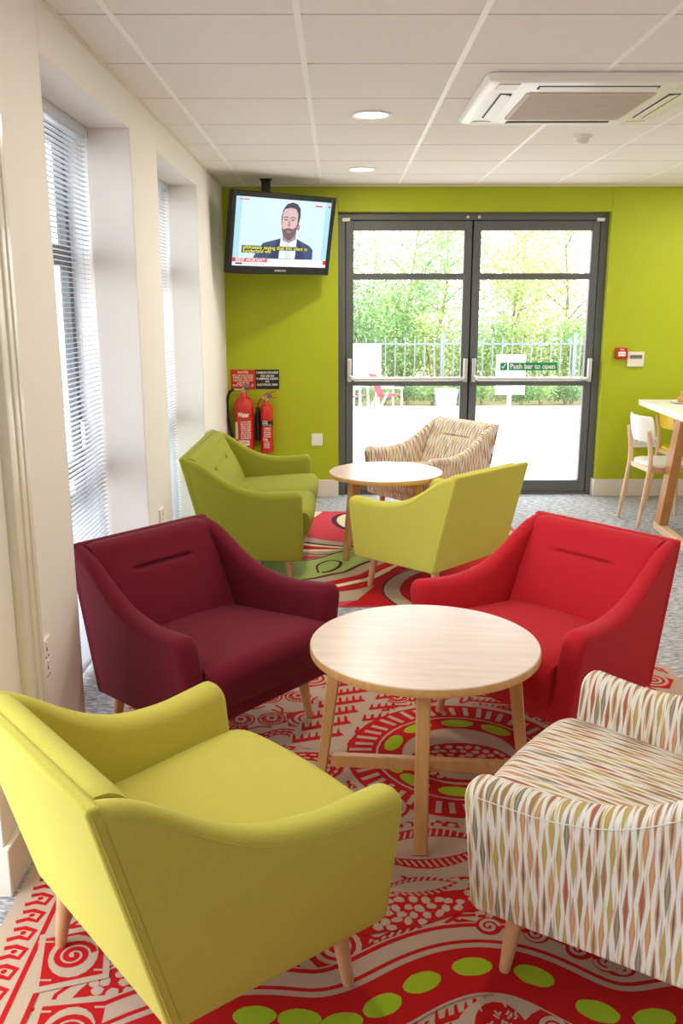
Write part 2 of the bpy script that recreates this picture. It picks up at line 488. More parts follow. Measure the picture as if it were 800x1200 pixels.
blind(WINS[3][0], WINS[3][1], 'grey slatted blind in the far window recess, behind the green loveseat')

# ------------------------------------------------------------------ glazed double door
YD = 7.46
d = bpy.data.objects.new('door_1', None); COL.objects.link(d); d.location = (1.075, YD, 0); d['kind'] = 'structure'
f = MB(); t = .055
f.span(-1.08, -1.072+t, -.04, .04, 0, 2.285); f.span(1.072-t, 1.08, -.04, .04, 0, 2.285); f.span(-1.072+t, 1.072-t, -.04, .04, 2.278-t, 2.285)
f.span(-1.072+t, -1.072+t+.016, .031, .04, 0, 2.278-t); f.span(1.072-t-.016, 1.072-t, .031, .04, 0, 2.278-t); f.span(-1.072+t, 1.072-t, .031, .04, 2.278-t-.02, 2.278-t)
f.span(-1.072+t, 1.072-t, -.04, .04, 0, .018)
f.build('door_frame', M['dark'], d, bevel=.004)
def leaf(x0, x1, hinge):
    lf = MB(); st = .062; yy = .03
    zt = 2.278-t-.004; z0 = .022
    lf.span(x0, x0+st, -yy, yy, z0, zt); lf.span(x1-st, x1, -yy, yy, z0, zt)
    rails = [(z0, .118), (.915, .972), (1.765, 1.815), (zt-.075, zt)]
    for a, c in rails: lf.span(x0+st, x1-st, -yy+.002, yy-.002, a, c)
    if hinge == 'l': lf.span(x1-.012, x1+.022, yy+.001, yy+.010, z0, zt)
    o = lf.build('door_leaf', M['dark'], d, bevel=.004)
    for k in range(3):
        MB().span(x0+st-.006, x1-st+.006, -.007, .007, rails[k][1]-.006, rails[k+1][0]+.006).build('pane', M['glass'], o, smooth=0)
    # push bar: two upright end cases, bowed bar between
    yb = -yy-.075; zb = .985
    pb = MB()
    xa, xb = x0+.028, x1-.028
    n = 14
    pts = [(xa, -yy-.02, zb+.02), (xa+.006, -yy-.05, zb+.006), (xa+.03, yb, zb-.008)]+[(xa+.06+(xb-xa-.12)*k/n, yb, zb-.008) for k in range(n+1)]+[(xb-.03, yb, zb-.008), (xb-.006, -yy-.05, zb+.006), (xb, -yy-.02, zb+.02)]
    pb.tube(pts, .016, 10)
    po = pb.build('push_bar', M['chrome'], o)
    for xx in (xa, xb):
        MB().box((xx, -yy-.026, zb+.06), (.032, .05, .19)).build('end_case', M['chrome'], po, bevel=.006)
    return o
m0 = -1.072+t+.004
lo = leaf(m0, -.006, 'l'); ro = leaf(.006, -m0, 'r')
for xx in (-1.03, .99):
    MB().box((xx+.02, -.045, 2.225), (.062, .012, .026)).build('closer_plate', M['whiteplas'], d, bevel=.003)
for xx in (-.045, .045):
    MB().lathe([(.0, 0), (.012, 0), (.012, .012), (0, .012)], (xx, -.03, 2.245), 10, ax=Matrix.Rotation(PI/2, 3, 'X')).build('bolt_cap', M['chrome'], d)

# green sticker on the right leaf
sx0, sx1, sz = 1.335, 1.805, 1.071
t_ = thing('exit_sticker', 'green and white door sticker reading Push bar to open, on the right glass leaf', 'sign', ((sx0+sx1)/2, YD-.0085, sz))
hw = (sx1-sx0)/2
g = MB(); g.span(-hw, -hw+.062, -.002, 0, -.033, .033); g.span(-hw+.07, hw, -.002, 0, -.033, .033)
g.build('sticker_panel', M['signgreen'], t_)
g = MB(); mp_ = lambda x, y: (x, -.003, y)
text_mb(g, 'Push bar to open', .058, lambda x, y: (x+.034, -.0032, y), bold=.02, width=.37)
g.build('lettering', M['white'], t_, smooth=0, normals=False)
g = MB(); g.add([(-hw+.014, -.0032, .0), (-hw+.024, -.0032, -.018), (-hw+.05, -.0032, .02), (-hw+.042, -.0032, .024), (-hw+.024, -.0032, -.004), (-hw+.018, -.0032, .006)], [(0, 1, 4, 5), (1, 2, 3, 4)])
g.build('tick_mark', M['white'], t_, smooth=0, normals=False)

# ------------------------------------------------------------------ lounge seating
def interp(tab, s):
    if s <= tab[0][0]: return tab[0][1]
    for i in range(len(tab)-1):
        a, b_ = tab[i], tab[i+1]
        if s <= b_[0]:
            u = (s-a[0])/(b_[0]-a[0])
            p0 = tab[max(i-1, 0)][1]; p3 = tab[min(i+2, len(tab)-1)][1]
            m1 = (b_[1]-p0)/2; m2 = (p3-a[1])/2
            return (2*u**3-3*u*u+1)*a[1]+(u**3-2*u*u+u)*m1+(-2*u**3+3*u*u)*b_[1]+(u**3-u*u)*m2
    return tab[-1][1]
ZT = [(0, .712), (.08, .698), (.16, .664), (.25, .616), (.35, .573), (.45, .545), (.55, .530), (.7, .522), (.85, .528), (1, .536)]
TH = [(0, .058), (.15, .062), (.3, .072), (.5, .082), (1, .088)]
ZB0 = .18
def yrear(z): return -.237-.139*(z-.18)/.531
def yfront(z): return .323
def xo(s, t): return (1-t)*(.329+(.35-.329)*s)+t*(.325+(.408-.325)*s)
def ztop(s): return interp(ZT, s)
def inner(y, z, ex):
    yr = yrear(z); s = min(max((y-yr)/(yfront(z)-yr), 0), 1)
    t = min(max((z-ZB0)/(ztop(s)-ZB0), 0), 1.15)
    return xo(s, t)+ex-interp(TH, s)

def arm_mesh(sg, ex):
    mb = MB(); rings = []; uvs = []; depth = .62
    ss = [.0, .04, .08, .12, .16, .2, .25, .3, .35, .4, .45, .5, .56, .62, .68, .74, .8, .85, .89]+[1-.06*(1-math.sin(PI/2*k/7)) for k in range(0, 8)]
    for s in ss:
        zt = ztop(s); th = interp(TH, s); d_ = (1-s)*depth
        def ins(r): return r-math.sqrt(max(0, r*r-(r-d_)**2)) if d_ < r else 0
        a = ins(.026); at = ins(.042); ab = ins(.036)
        w0, w1 = a, th-a; z0, z1 = ZB0+ab, zt-at
        rr = min(.036, (w1-w0)/2*.96); rb = min(.012, (w1-w0)/2*.9)
        pts = []
        for k in range(4): ang = PI+PI/2*(1-k/3.0); pts.append((w0+rb+rb*math.cos(ang), z0+rb+rb*math.sin(ang)*1))
        pts = [(w0+rb-rb*math.sin(PI/2*k/3), z0+rb-rb*math.cos(PI/2*k/3)) for k in range(4)]
        for k in range(1, 6): pts.append((w0, z0+rb+(z1-rr-z0-rb)*k/6))
        for k in range(7): ang = PI-PI/2*k/6; pts.append((w0+rr+rr*math.cos(ang), z1-rr+rr*math.sin(ang)))
        for k in range(7): ang = PI/2-PI/2*k/6; pts.append((w1-rr+rr*math.cos(ang), z1-rr+rr*math.sin(ang)))
        for k in range(1, 6): pts.append((w1, z1-rr-(z1-rr-z0-rb)*k/6))
        for k in range(4): pts.append((w1-rb+rb*math.cos(PI/2*k/3), z0+rb-rb*math.sin(PI/2*k/3)))
        ring = []; uv = []; arc = 0; last = None
        for w, z in pts:
            t = (z-ZB0)/(zt-ZB0)
            x = sg*(xo(s, t)+ex-w); yr = yrear(z)+.028; y = yr+(yfront(z)-yr)*s
            # slight belly of the upholstery on both faces
            ring.append((x, y, z))
            if last: arc += math.hypot(w-last[0], z-last[1])
            last = (w, z); uv.append((y, arc+ZB0))
        rings.append(ring); uvs.append(uv)
    mb.loft(rings, 0, True, uvs)
    return mb

def backrest_mesh(x0, x1, ex, crease=True, buttons=()):
    # x0..x1 as fractions of the width between the arms
    mb = MB()
    prof = []
    A = (-.105, .33); B = (-.268, .672)
    us = sorted(set([i/24 for i in range(25)]+[.807+.0125*(i-8)/1.0*.8 for i in range(17) if .807+.01*(i-8) < .99]))
    nf = len(us)-1
    for u in us:
        prof.append((A[0]+(B[0]-A[0])*u, A[1]+(B[1]-A[1])*u, u, 1))
    top = [(-.276, .690), (-.290, .704), (-.310, .713), (-.334, .714), (-.345, .706), (-.335, .66), (-.25, .33)]
    for y, z in top: prof.append((y, z, 1.0, 0))
    nx = 34; rings = []; uvs = []
    for i in range(nx+1):
        q = x0+(x1-x0)*i/nx; ring = []; uv = []; arc = 0; last = None
        for y, z, u, fr in prof:
            hw_ = inner(y, z, ex)+.004
            x = q*hw_
            e = min(1, (1-abs((i/nx)*2-1))*9)
            bulge = 0
            if fr:
                bulge = .016*math.sin(PI*min(1, u*1.02))*min(1, e)**.5
                if crease:
                    hwid = .134
                    fade = 1/(1+math.exp((abs(x)-hwid)/.006))
                    bulge += -.019*math.exp(-((z-.606)/.0068)**2)*fade + .003*math.exp(-((z-.575)/.02)**2)*fade
                for bx, bz in buttons:
                    dd = math.hypot(x-bx, z-bz)
                    bulge -= .020*math.exp(-(dd/.022)**2)+.004*math.exp(-((z-bz)/.010)**2)/max(1, len(buttons))
                drop = 0
            drop = .006*(1-min(1, e))
            ny, nz_ = .9, .43
            ring.append((x, y+bulge*ny-(drop if fr else 0), z+bulge*nz_*.4-(0 if fr else drop)))
            if last: arc += math.hypot(y-last[0], z-last[1])
            last = (y, z); uv.append((x, arc+.2))
        rings.append(ring); uvs.append(uv)
    mb.loft(rings, 0, True, uvs); return mb

def seat_mesh(x0, x1, ex):
    mb = MB(); prof = []
    prof += [(-.19, .384), (-.16, .388), (-.1, .392), (-.02, .397), (.06, .402), (.14, .407), (.22, .411), (.28, .412)]
    c = (.318, .358); r = .055
    for k in range(1, 9):
        a = PI/2-PI/2*k/8; prof.append((c[0]+r*math.cos(a)*1.05, c[1]+r*math.sin(a)))
    prof += [(.372, .335), (.366, .31), (.358, .285), (.346, .262), (.332, .248), (.31, .240), (.2, .238), (0, .238), (-.19, .238)]
    n = 26; rings = []; uvs = []
    for i in range(n+1):
        q = x0+(x1-x0)*i/n; loc = (i/n)*2-1; ring = []; uv = []; arc = 0; last = None
        for y, z in prof:
            hw_ = inner(min(y, .3), max(z, .3), ex)+.004
            e = max(0, 1-abs(loc)**14)
            crown = .012*(1-loc*loc)
            topf = max(0, min(1, (z-.30)/.08)); frf = max(0, min(1, (y-.28)/.06))
            yy = y+frf*(.010*(1-loc*loc)-.012*(1-e)); zz = z+topf*(crown-.010*(1-e))
            ring.append((q*hw_, yy, zz))
            if last: arc += math.hypot(y-last[0], z-last[1])
            last = (y, z); uv.append((q*hw_*1.0, arc+.2))
        rings.append(ring); uvs.append(uv)
    mb.loft(rings, 0, True, uvs); return mb

LZ = .009
def lounge(name, label, cat, x, y, deg, mat, ex=0.0, group=None, sofa=False):
    global ZB0
    ZB0 = .118 if sofa else .18
    t = thing(name, label, cat, (x, y, LZ), math.radians(deg-90), group)
    if sofa:
        bt = (-.29, .29)
        backrest_mesh(-1, 1, ex, False, [(-.24, .585), (.24, .585)]).build('backrest', mat, t)
        seat_mesh(-1, -.004, ex).build('seat_cushion', mat, t); seat_mesh(.004, 1, ex).build('seat_cushion', mat, t)
        for bx in (-.24, .24):
            MB().lathe([(0, -.004), (.009, -.003), (.011, .001), (.008, .005), (0, .0065)], (bx, -.2195+.002, .588), 12, ax=Matrix.Rotation(-PI/2+.43, 3, 'X')).build('button', mat, t)
    else:
        backrest_mesh(-1, 1, ex).build('backrest', mat, t)
        seat_mesh(-1, 1, ex).build('seat_cushion', mat, t)
    for sg in (-1, 1):
        arm_mesh(sg, ex).build('armrest', mat, t, smooth=60)
    # rear panel
    p = MB(); th = .034
    rows = 7; vs = []; uv = []
    for k in range(rows):
        z = ZB0+(.715-ZB0)*k/(rows-1); tt = k/(rows-1)
        w = xo(0, tt)+ex
        yr = yrear(z)
        vs.append([(-w, yr, z), (w, yr, z), (w, yr+th, z), (-w, yr+th, z)]); uv.append([(-w, z), (w, z), (w, z), (-w, z)])
    p.loft(vs, 0, True, None); 
    p.uv = []
    for fc in p.f: p.uv.append([(p.v[i][0], p.v[i][2]) for i in fc])
    p.build('back_panel', mat, t, bevel=.010, seg=3)
    # base rail under the cushion
    q = MB(); wi = .285+ex
    q.hexa([(-wi, -.22, ZB0+.004), (wi, -.22, ZB0+.004), (wi, .312, ZB0+.004), (-wi, .312, ZB0+.004), (-wi, -.22, .25), (wi, -.22, .25), (wi, .326, .25), (-wi, .326, .25)])
    q.uv = [[(q.v[i][0], q.v[i][1]+q.v[i][2]) for i in fc] for fc in q.f]
    q.build('base_rail', mat, t, bevel=.008)
    # piping on the outer edges
    pp = MB()
    for sg in (-1, 1):
        pts = []
        for k in range(13):
            z = ZB0+.012+(.70-ZB0-.012)*k/12; tt = (z-ZB0)/.531
            pts.append((sg*(xo(0, tt)+ex-.001), yrear(z)+.010, z))
        pp.tube(pts, .0028, 6)
        pts = []
        for k in range(22):
            s = .03+.93*k/21; zt = ztop(s)-.03; tt = (zt-ZB0)/(ztop(s)-ZB0); yr = yrear(zt)+.028
            pts.append((sg*(xo(s, tt)+ex+.0002), yr+(.323-yr)*s, zt))
        pp.tube(pts, .0012, 6)
    w = xo(0, 1)+ex
    pp.tube([(-w+.01, yrear(.706)+.008, .7125), (w-.01, yrear(.706)+.008, .7125)], .0022, 6)
    pp.build('piping', mat, t)
    for sg in (-1, 1):
        for fx, fy in ((.287, .249), (.278, -.215)):
            lg = MB(); top = Vector((sg*(fx-.022+ex), fy-.02*(1 if fy > 0 else -1), ZB0+.012)); bot = Vector((sg*(fx+ex), fy, 0))
            lg.tube([bot, bot+(top-bot)*.04, bot+(top-bot)*.5, top], [.0125, .0142, .0185, .0235], 16)
            lg.build('leg', M['beechleg'], t)
    return t

GA = 'lounge armchairs around the round coffee tables'
lounge('armchair', 'lime yellow wool armchair turned away, its back nearest the cream wall', 'armchair', -.354, 1.862, 39.9, M['lime'], group=GA)
lounge('armchair', 'maroon wool armchair by the near window recess', 'armchair', -.490, 3.143, -39.8, M['maroon'], group=GA)
lounge('armchair', 'bright red wool armchair to the right of the near coffee table', 'armchair', .769, 3.188, -140.3, M['redfab'], group=GA)
lounge('armchair', 'cream armchair with coloured spindle pattern, in the foreground at bottom right', 'armchair', .766, 1.933, 144.5, M['ikat'], group=GA)
lounge('armchair', 'pale lime wool armchair turned away, by the far coffee table', 'armchair', .556, 4.888, 135.2, M['lime2'], group=GA)
lounge('armchair', 'cream armchair with spindle pattern standing in front of the glass door', 'armchair', .677, 6.491, -144.8, M['ikat'], group=GA)
lounge('loveseat', 'olive green two seat loveseat with buttoned back along the window wall', 'sofa', -.522, 5.588, -.5, M['olive'], ex=.289, sofa=True)

# ------------------------------------------------------------------ round coffee tables
def coffee(label, x, y, deg, H=.535, R=.36):
    t = thing('coffee_table', label, 'table', (x, y, LZ), math.radians(deg), 'round coffee tables')
    H = H-LZ
    MB().lathe([(0, H-.028), (R-.004, H-.028), (R, H-.024), (R, H-.003), (R-.003, H), (0, H)], n=96, mat=0).build('tabletop', M['tabletop'], t, smooth=30)
    MB().lathe([(R+.0005, H-.0265), (R+.0012, H-.025), (R+.0012, H-.004), (R+.0005, H-.0025)], n=96, cap=False).build('edge_band', M['beech'], t, smooth=60)
    for k in range(4):
        a = k*PI/2
        rot = Matrix.Rotation(a, 3, 'Z')
        lg = MB(); ro, rt_ = .336, .276; wt = .042; d0, d1 = .030, .044
        q = [(ro-d0/2, -wt/2, 0), (ro+d0/2, -wt/2, 0), (ro+d0/2, wt/2, 0), (ro-d0/2, wt/2, 0), (rt_-d1/2, -wt/2, H-.028), (rt_+d1/2, -wt/2, H-.028), (rt_+d1/2, wt/2, H-.028), (rt_-d1/2, wt/2, H-.028)]
        lg.hexa([rot @ Vector(p) for p in q]); lg.build('leg', M['beech'], t, bevel=.005)
    for a, lab in ((0, 0), (PI/2, .0006)):
        rot = Matrix.Rotation(a, 3, 'Z')
        for nm, z, hh, rr in (('stretcher', .105, .042, .298), ('apron', H-.052, .046, .262)):
            bb = MB(); bb.box((0, 0, z+lab), (2*rr, .026, hh), 0, rot); bb.build(nm, M['beech'], t, bevel=.003)
    return t
coffee('pale round wooden coffee table between the red and maroon armchairs', .270, 2.650, -5.7)
coffee('pale round wooden coffee table in front of the glass door, farther from the camera', .302, 5.612, 40)

# ------------------------------------------------------------------ near rug
RC = (.29, 2.25)
CR, RD, GN = 0, 1, 2
RX0, RX1, RY0, RY1 = -.875, 1.46, .75, 3.72
rg = MB(); rg.span(RX0, RX1, RY0, RY1, 0, .0062, 0)
Z0 = .0064; DZ = .00022
rnd = random.Random(11)
cnt = [0]
def zl(k): return Z0+DZ*k
def zu(k):            # pile height differs by a hair so no two motifs share a plane
    cnt[0] = (cnt[0]+1) % 97
    return Z0+DZ*k+cnt[0]*2.1e-6
def ell(cx, cy, a, b_, ang=0, n=20, wob=0.0):
    out = []
    for k in range(n):
        t = 2*PI*k/n; r = 1+wob*rnd.uniform(-1, 1)
        u, v = a*r*math.cos(t), b_*r*math.sin(t)
        out.append((cx+u*math.cos(ang)-v*math.sin(ang), cy+u*math.sin(ang)+v*math.cos(ang)))
    return out
def inside(p, poly):
    c = False; n = len(poly); j = n-1
    for i in range(n):
        if (poly[i][1] > p[1]) != (poly[j][1] > p[1]) and p[0] < (poly[j][0]-poly[i][0])*(p[1]-poly[i][1])/(poly[j][1]-poly[i][1])+poly[i][0]: c = not c
        j = i
    return c
def ok(pts): return all(RX0+.012 < p[0] < RX1-.012 and RY0+.012 < p[1] < RY1-.012 for p in pts)
def P(pts, k, m):
    if ok(pts): rg.poly(pts, zu(k), m)
def RB(pts, w, k, m):
    pts = [p for p in pts if RX0+.03 < p[0] < RX1-.03 and RY0+.03 < p[1] < RY1-.03]
    if len(pts) > 1: rg.ribbon(pts, w, zu(k), m)
def ring(cx, cy, a, b_, w, k, m, ang=0):
    e = ell(cx, cy, a, b_, ang, 28); RB(e+[e[0], e[1]][:1], w, k, m)
def pebbles(poly, k, m=CR, step=.033, sz=.0155):
    xs = [p[0] for p in poly]; ys = [p[1] for p in poly]; y = min(ys); r = 0
    while y < max(ys):
        x = min(xs)+(step/2 if r % 2 else 0)
        while x < max(xs):
            c = (x+rnd.uniform(-.006, .006), y+rnd.uniform(-.006, .006))
            e = ell(c[0], c[1], sz*rnd.uniform(.75, 1.15), sz*rnd.uniform(.65, 1.0), rnd.uniform(0, 3), 7, .18)
            if all(inside(q, poly) for q in e): P(e, k, m)
            x += step
        y += step*.82; r += 1
def spiral(cx, cy, r0, turns, w, k, m, a0=0, sgn=1):
    n = int(turns*18); RB([(cx+r0*(1-i/n*.93)*math.cos(a0+sgn*2*PI*turns*i/n), cy+r0*(1-i/n*.93)*math.sin(a0+sgn*2*PI*turns*i/n)) for i in range(n+1)], w, k, m)
def comb(x, y, ang, length, h, k, m, n=7):
    # a red strip with saw teeth
    c, s_ = math.cos(ang), math.sin(ang); pts = [(0, 0)]
    for i in range(n):
        u = length*(i+.2)/n; v = length*(i+.62)/n
        pts += [(u, 0+h*.36), (u-length*.25/n, h*rnd.uniform(.85, 1.1)), (v-length*.1/n, h*rnd.uniform(.8, 1)), (v+length*.05/n, h*.36)]
    pts += [(length, .3*h), (length*1.02, 0)]
    # keep it simple: strip plus separate teeth
    def T(p): return (x+c*p[0]-s_*p[1], y+s_*p[0]+c*p[1])
    P([T(p) for p in ((0, 0), (length, 0), (length*.97, h*.4), (length*.03, h*.4))], k, m)
    for i in range(n):
        u = length*(i+.15)/n; wd = length*.5/n; sl = length*.5/n
        P([T(p) for p in ((u, h*.3), (u+wd, h*.3), (u+wd*.8+sl, h*rnd.uniform(.85, 1.1)), (u+sl+wd*.1, h*rnd.uniform(.8, 1.05)))], k, m)
def hatchleaf(cx, cy, L_, W_, ang, k, m=RD, bg=CR, n=12):
    c, s_ = math.cos(ang), math.sin(ang)
    def T(u, v): return (cx+c*u-s_*v, cy+s_*u+c*v)
    def prof(u): return W_*(1-(2*u/L_)**2)
    us = [-L_/2+L_*i/20 for i in range(21)]
    P([T(u, prof(u)) for u in us]+[T(u, -prof(u)) for u in reversed(us[1:-1])], k, m)
    P([T(u*.9, prof(u)*.55-.0) for u in us]+[T(u*.9, -prof(u)*.55) for u in reversed(us[1:-1])], k+1, bg)
    for i in range(1, n):
        u = -L_/2+L_*i/n
        if prof(u) > .012:
            for sg in (1, -1):
                RB([T(u, sg*prof(u)*.6), T(u+.012, sg*prof(u)*.94)], .007, k+1, bg)
def brickoval(cx, cy, a, b_, ang, k):
    P(ell(cx, cy, a, b_, ang, 28), k, RD)
    P(ell(cx, cy, a*.5, b_*.5, ang, 22), k+1, CR)
    for rr, n in ((.64, 15), (.84, 20)):
        for i in range(n):
            t = 2*PI*(i+(.5 if rr > .7 else 0))/n
            u, v = a*rr*math.cos(t), b_*rr*math.sin(t)
            th = math.atan2(b_*math.cos(t), -a*math.sin(t))
            px = cx+u*math.cos(ang)-v*math.sin(ang); py = cy+u*math.sin(ang)+v*math.cos(ang)
            q = ell(px, py, a*.095, b_*.055, th+ang, 6); P(q, k+1, CR)
def disc(cx, cy, r, k):
    P(ell(cx, cy, r, r), k, RD); P(ell(cx, cy, r*.86, r*.86), k+1, CR); P(ell(cx, cy, r*.74, r*.74, 0, 18, .05), k+2, RD)
    P(ell(cx, cy+r*.12, r*.42, r*.5, 0, 12, .12), k+3, CR); P(ell(cx, cy+r*.12, r*.2, r*.26, 0, 10), k+4, RD)
    for i in range(7):
        a = -PI*.9+PI*.8*i/6; P(ell(cx+r*.58*math.cos(a), cy+r*.58*math.sin(a), r*.075, r*.05, a, 6), k+3, CR)
# filler motifs everywhere, on a loose lattice
kinds = ['spiral', 'pebble', 'leaf', 'comb', 'oval', 'comb', 'leaf', 'pebble', 'disc']
gi = 0
yy = RY0+.13
while yy < RY1-.1:
    xx = RX0+.24+(.11 if int(gi) % 2 else 0)
    while xx < RX1-.1:
        cx, cy = xx+rnd.uniform(-.025, .025), yy+rnd.uniform(-.025, .025); kd = rnd.choice(kinds)
        if kd == 'spiral':
            P(ell(cx, cy, .098, .09, rnd.uniform(0, 3), 5, .1), 0, RD); spiral(cx, cy, .068, 2.4, .014, 1, CR, rnd.uniform(0, 6), rnd.choice((1, -1)))
        elif kd == 'pebble':
            pl = ell(cx, cy, .112, .085, rnd.uniform(0, 3), 11, .12); P(pl, 0, RD); pebbles(pl, 1)
        elif kd == 'leaf': hatchleaf(cx, cy, .25, .062, rnd.uniform(0, PI), 0)
        elif kd == 'comb':
            an = rnd.uniform(-.3, .5)
            for r in range(4): comb(cx-.1, cy-.1+r*.052, an, .2, .04, 0, RD, 8)
        elif kd == 'oval': brickoval(cx, cy, .11, .085, rnd.uniform(0, 3), 0)
        else:
            disc(cx-.055, cy, .058, 0); disc(cx+.065, cy+.01, .055, 0)
        # connecting strokes between the motifs
        for r in range(5):
            a = rnd.uniform(0, 2*PI); x1, y1 = cx+.115*math.cos(a), cy+.115*math.sin(a)
            RB([(x1, y1), (x1+.05*math.cos(a+1.2), y1+.05*math.sin(a+1.2)), (x1+.09*math.cos(a+1.5), y1+.09*math.sin(a+1.5))], .011, 0, RD)
        xx += .205
    yy += .178; gi += 1
# left border: plain strip with a red meander and two lines
P([(RX0+.013, RY0+.02), (RX0+.165, RY0+.02), (RX0+.165, RY1-.02), (RX0+.013, RY1-.02)], 6, CR)
RB([(RX0+.118, RY0+.04+i*.2) for i in range(15)], .014, 7, RD); RB([(RX0+.168, RY0+.04+i*.2) for i in range(15)], .012, 7, RD)
y = RY0+.05; i = 0
while y < RY1-.12:
    RB([(RX0+.035, y), (RX0+.062, y+.012), (RX0+.088, y+.004), (RX0+.096, y+.035), (RX0+.066, y+.046), (RX0+.04, y+.038)], .015, 7, RD)
    P(ell(RX0+.068, y+.027, .008, .008, 0, 8), 8, RD); y += .068
# spiral tiles at the left front
for cx, cy, an in ((-.655, 1.90, .25), (-.60, 1.66, .1), (-.49, 1.52, .3), (-.64, 1.44, 0)):
    sq = [(cx+.092*math.cos(an+PI/4+PI/2*k)*1.1, cy+.092*math.sin(an+PI/4+PI/2*k)*1.3) for k in range(4)]
    bg = [(cx+(p[0]-cx)*1.22, cy+(p[1]-cy)*1.22) for p in sq]
    P(bg, 8, CR); P(sq, 9, RD); P(ell(cx, cy, .06, .075, an, 18), 10, CR); spiral(cx, cy, .05, 2.2, .015, 11, RD, an)
    for k in range(4):
        q = sq[k]; RB([(cx+(q[0]-cx)*.95+.01*j, cy+(q[1]-cy)*.80) for j in (-2, 2)], .006, 10, CR)
# zigzag field behind the near table
P([(-.20, 2.98), (.06, 2.90), (.24, 3.5), (-.02, 3.62)], 6, CR)
for r in range(6):
    y = 2.99+r*.098; x = -.17+r*.03
    comb(x, y, .32, .2, .066, 7, RD, 7); comb(x+.20, y-.02, .25, .12, .05, 7, RD, 4)
# brick ovals, discs
P(ell(-.12, 2.80, .17, .15), 5, CR); brickoval(-.13, 2.81, .15, .115, .2, 6)
P(ell(.06, 2.56, .2, .12), 6, CR); disc(.145, 2.57, .082, 7); disc(-.02, 2.545, .085, 7)
# rosette with green ovals
cx, cy = .43, 2.90
P(ell(cx, cy, .43, .43, 0, 40), 6, CR); P(ell(cx, cy, .405, .405, 0, 40), 7, RD)
for i in range(46):
    a = 2*PI*i/46+rnd.uniform(-.02, .02); r0, r1 = .315+rnd.uniform(0, .008), .392+rnd.uniform(-.012, .004)
    RB([(cx+r0*math.cos(a), cy+r0*math.sin(a)), (cx+r1*math.cos(a+.03), cy+r1*math.sin(a+.03))], .019, 8, CR)
P(ell(cx, cy, .30, .30, 0, 36), 8, CR); P(ell(cx, cy, .292, .292, 0, 36), 9, RD)
for a in (195, 158, 122, 85, 50, 12, -25, -62, -100, -135):
    a = math.radians(a); P(ell(cx+.248*math.cos(a), cy+.248*math.sin(a), .062, .03, a+PI/2, 16), 10, GN)
P(ell(cx, cy, .205, .205, 0, 32), 10, CR); P(ell(cx, cy-.05, .185, .14, 0, 28), 11, RD)
pebbles(ell(cx, cy-.05, .178, .133, 0, 28), 12, CR, .036, .0145); P(ell(cx, cy-.12, .09, .05, 0, 18), 13, CR)
# big leaf beside the front table leg and the pebble patch under it
P(ell(.27, 2.33, .23, .13), 5, CR); hatchleaf(.26, 2.345, .40, .10, .12, 6, RD, CR, 20)
P(ell(.22, 2.15, .14, .045, .2), 5, CR); hatchleaf(.22, 2.165, .22, .042, .16, 6, RD, CR, 12)
pp_ = [(.06, 1.97), (.2, 2.0), (.36, 2.07), (.43, 2.11), (.40, 2.16), (.33, 2.15), (.25, 2.14), (.12, 2.12), (.05, 2.04)]
P(pp_, 6, RD); pebbles(pp_, 7)
# wavy red bands with green ovals and their thin outlines
band = catmull([(-.82, 1.25), (-.6, 1.50), (-.4, 1.655), (-.192, 1.700), (-.09, 1.682), (.004, 1.690), (.099, 1.735), (.195, 1.805), (.321, 1.856), (.464, 1.828), (.577, 1.72), (.706, 1.69), (.9, 1.75), (1.15, 1.70), (1.4, 1.8)], 6)
for _ in range(14):
    band = [band[0]]+[tuple((band[i-1][j]+2*band[i][j]+band[i+1][j])/4 for j in (0, 1)) for i in range(1, len(band)-1)]+[band[-1]]
def off(pts, d_):
    out = []
    for i in range(len(pts)):
        a = pts[max(i-1, 0)]; b2 = pts[min(i+1, len(pts)-1)]; dx, dy = b2[0]-a[0], b2[1]-a[1]; l = math.hypot(dx, dy) or 1
        out.append((pts[i][0]-dy/l*d_, pts[i][1]+dx/l*d_))
    return out
RB(off(band, .12), .10, 9, CR); RB(off(band, .098), .012, 10, RD); RB(off(band, .158), .014, 10, RD)
RB(off(band, .0), .165, 10, CR); RB(band, .150, 11, RD)
half = len(band)*10//15
RB(off(band, .078), .004, 12, CR); RB(off(band, -.078), .004, 12, CR)
tang = {}
for ex_, ey_ in ((-.37, 1.60), (-.192, 1.704), (-.09, 1.695), (.004, 1.682), (.099, 1.735), (.195, 1.806), (.321, 1.857), (.464, 1.826), (.585, 1.715), (.706, 1.692), (.83, 1.725), (.98, 1.742), (1.12, 1.705), (-.5, 1.45)):
    j = min(range(len(band)), key=lambda i: (band[i][0]-ex_)**2+(band[i][1]-ey_)**2); j = min(max(j, 1), len(band)-2)
    an = math.atan2(band[j+1][1]-band[j-1][1], band[j+1][0]-band[j-1][0])
    P(ell(ex_, ey_, .050, .031, an, 18, .03), 13, GN)
# egg shapes in front of the band
P(ell(.39, 1.66, .135, .11, .2, 28), 9, CR); P(ell(.36, 1.66, .06, .085, .1, 20), 12, RD)
for i in range(40):
    x1, y1 = .36+rnd.uniform(-.045, .045), 1.66+rnd.uniform(-.07, .07)
    RB([(x1, y1), (x1+rnd.uniform(-.012, .012), y1+.012)], .005, 13, CR)
P(ell(.49, 1.63, .095, .1, -.4, 24), 12, RD); spiral(.47, 1.67, .03, 1.5, .012, 13, CR); spiral(.52, 1.60, .035, 1.6, .013, 13, CR, 2); spiral(.44, 1.60, .025, 1.4, .011, 13, CR, 4)
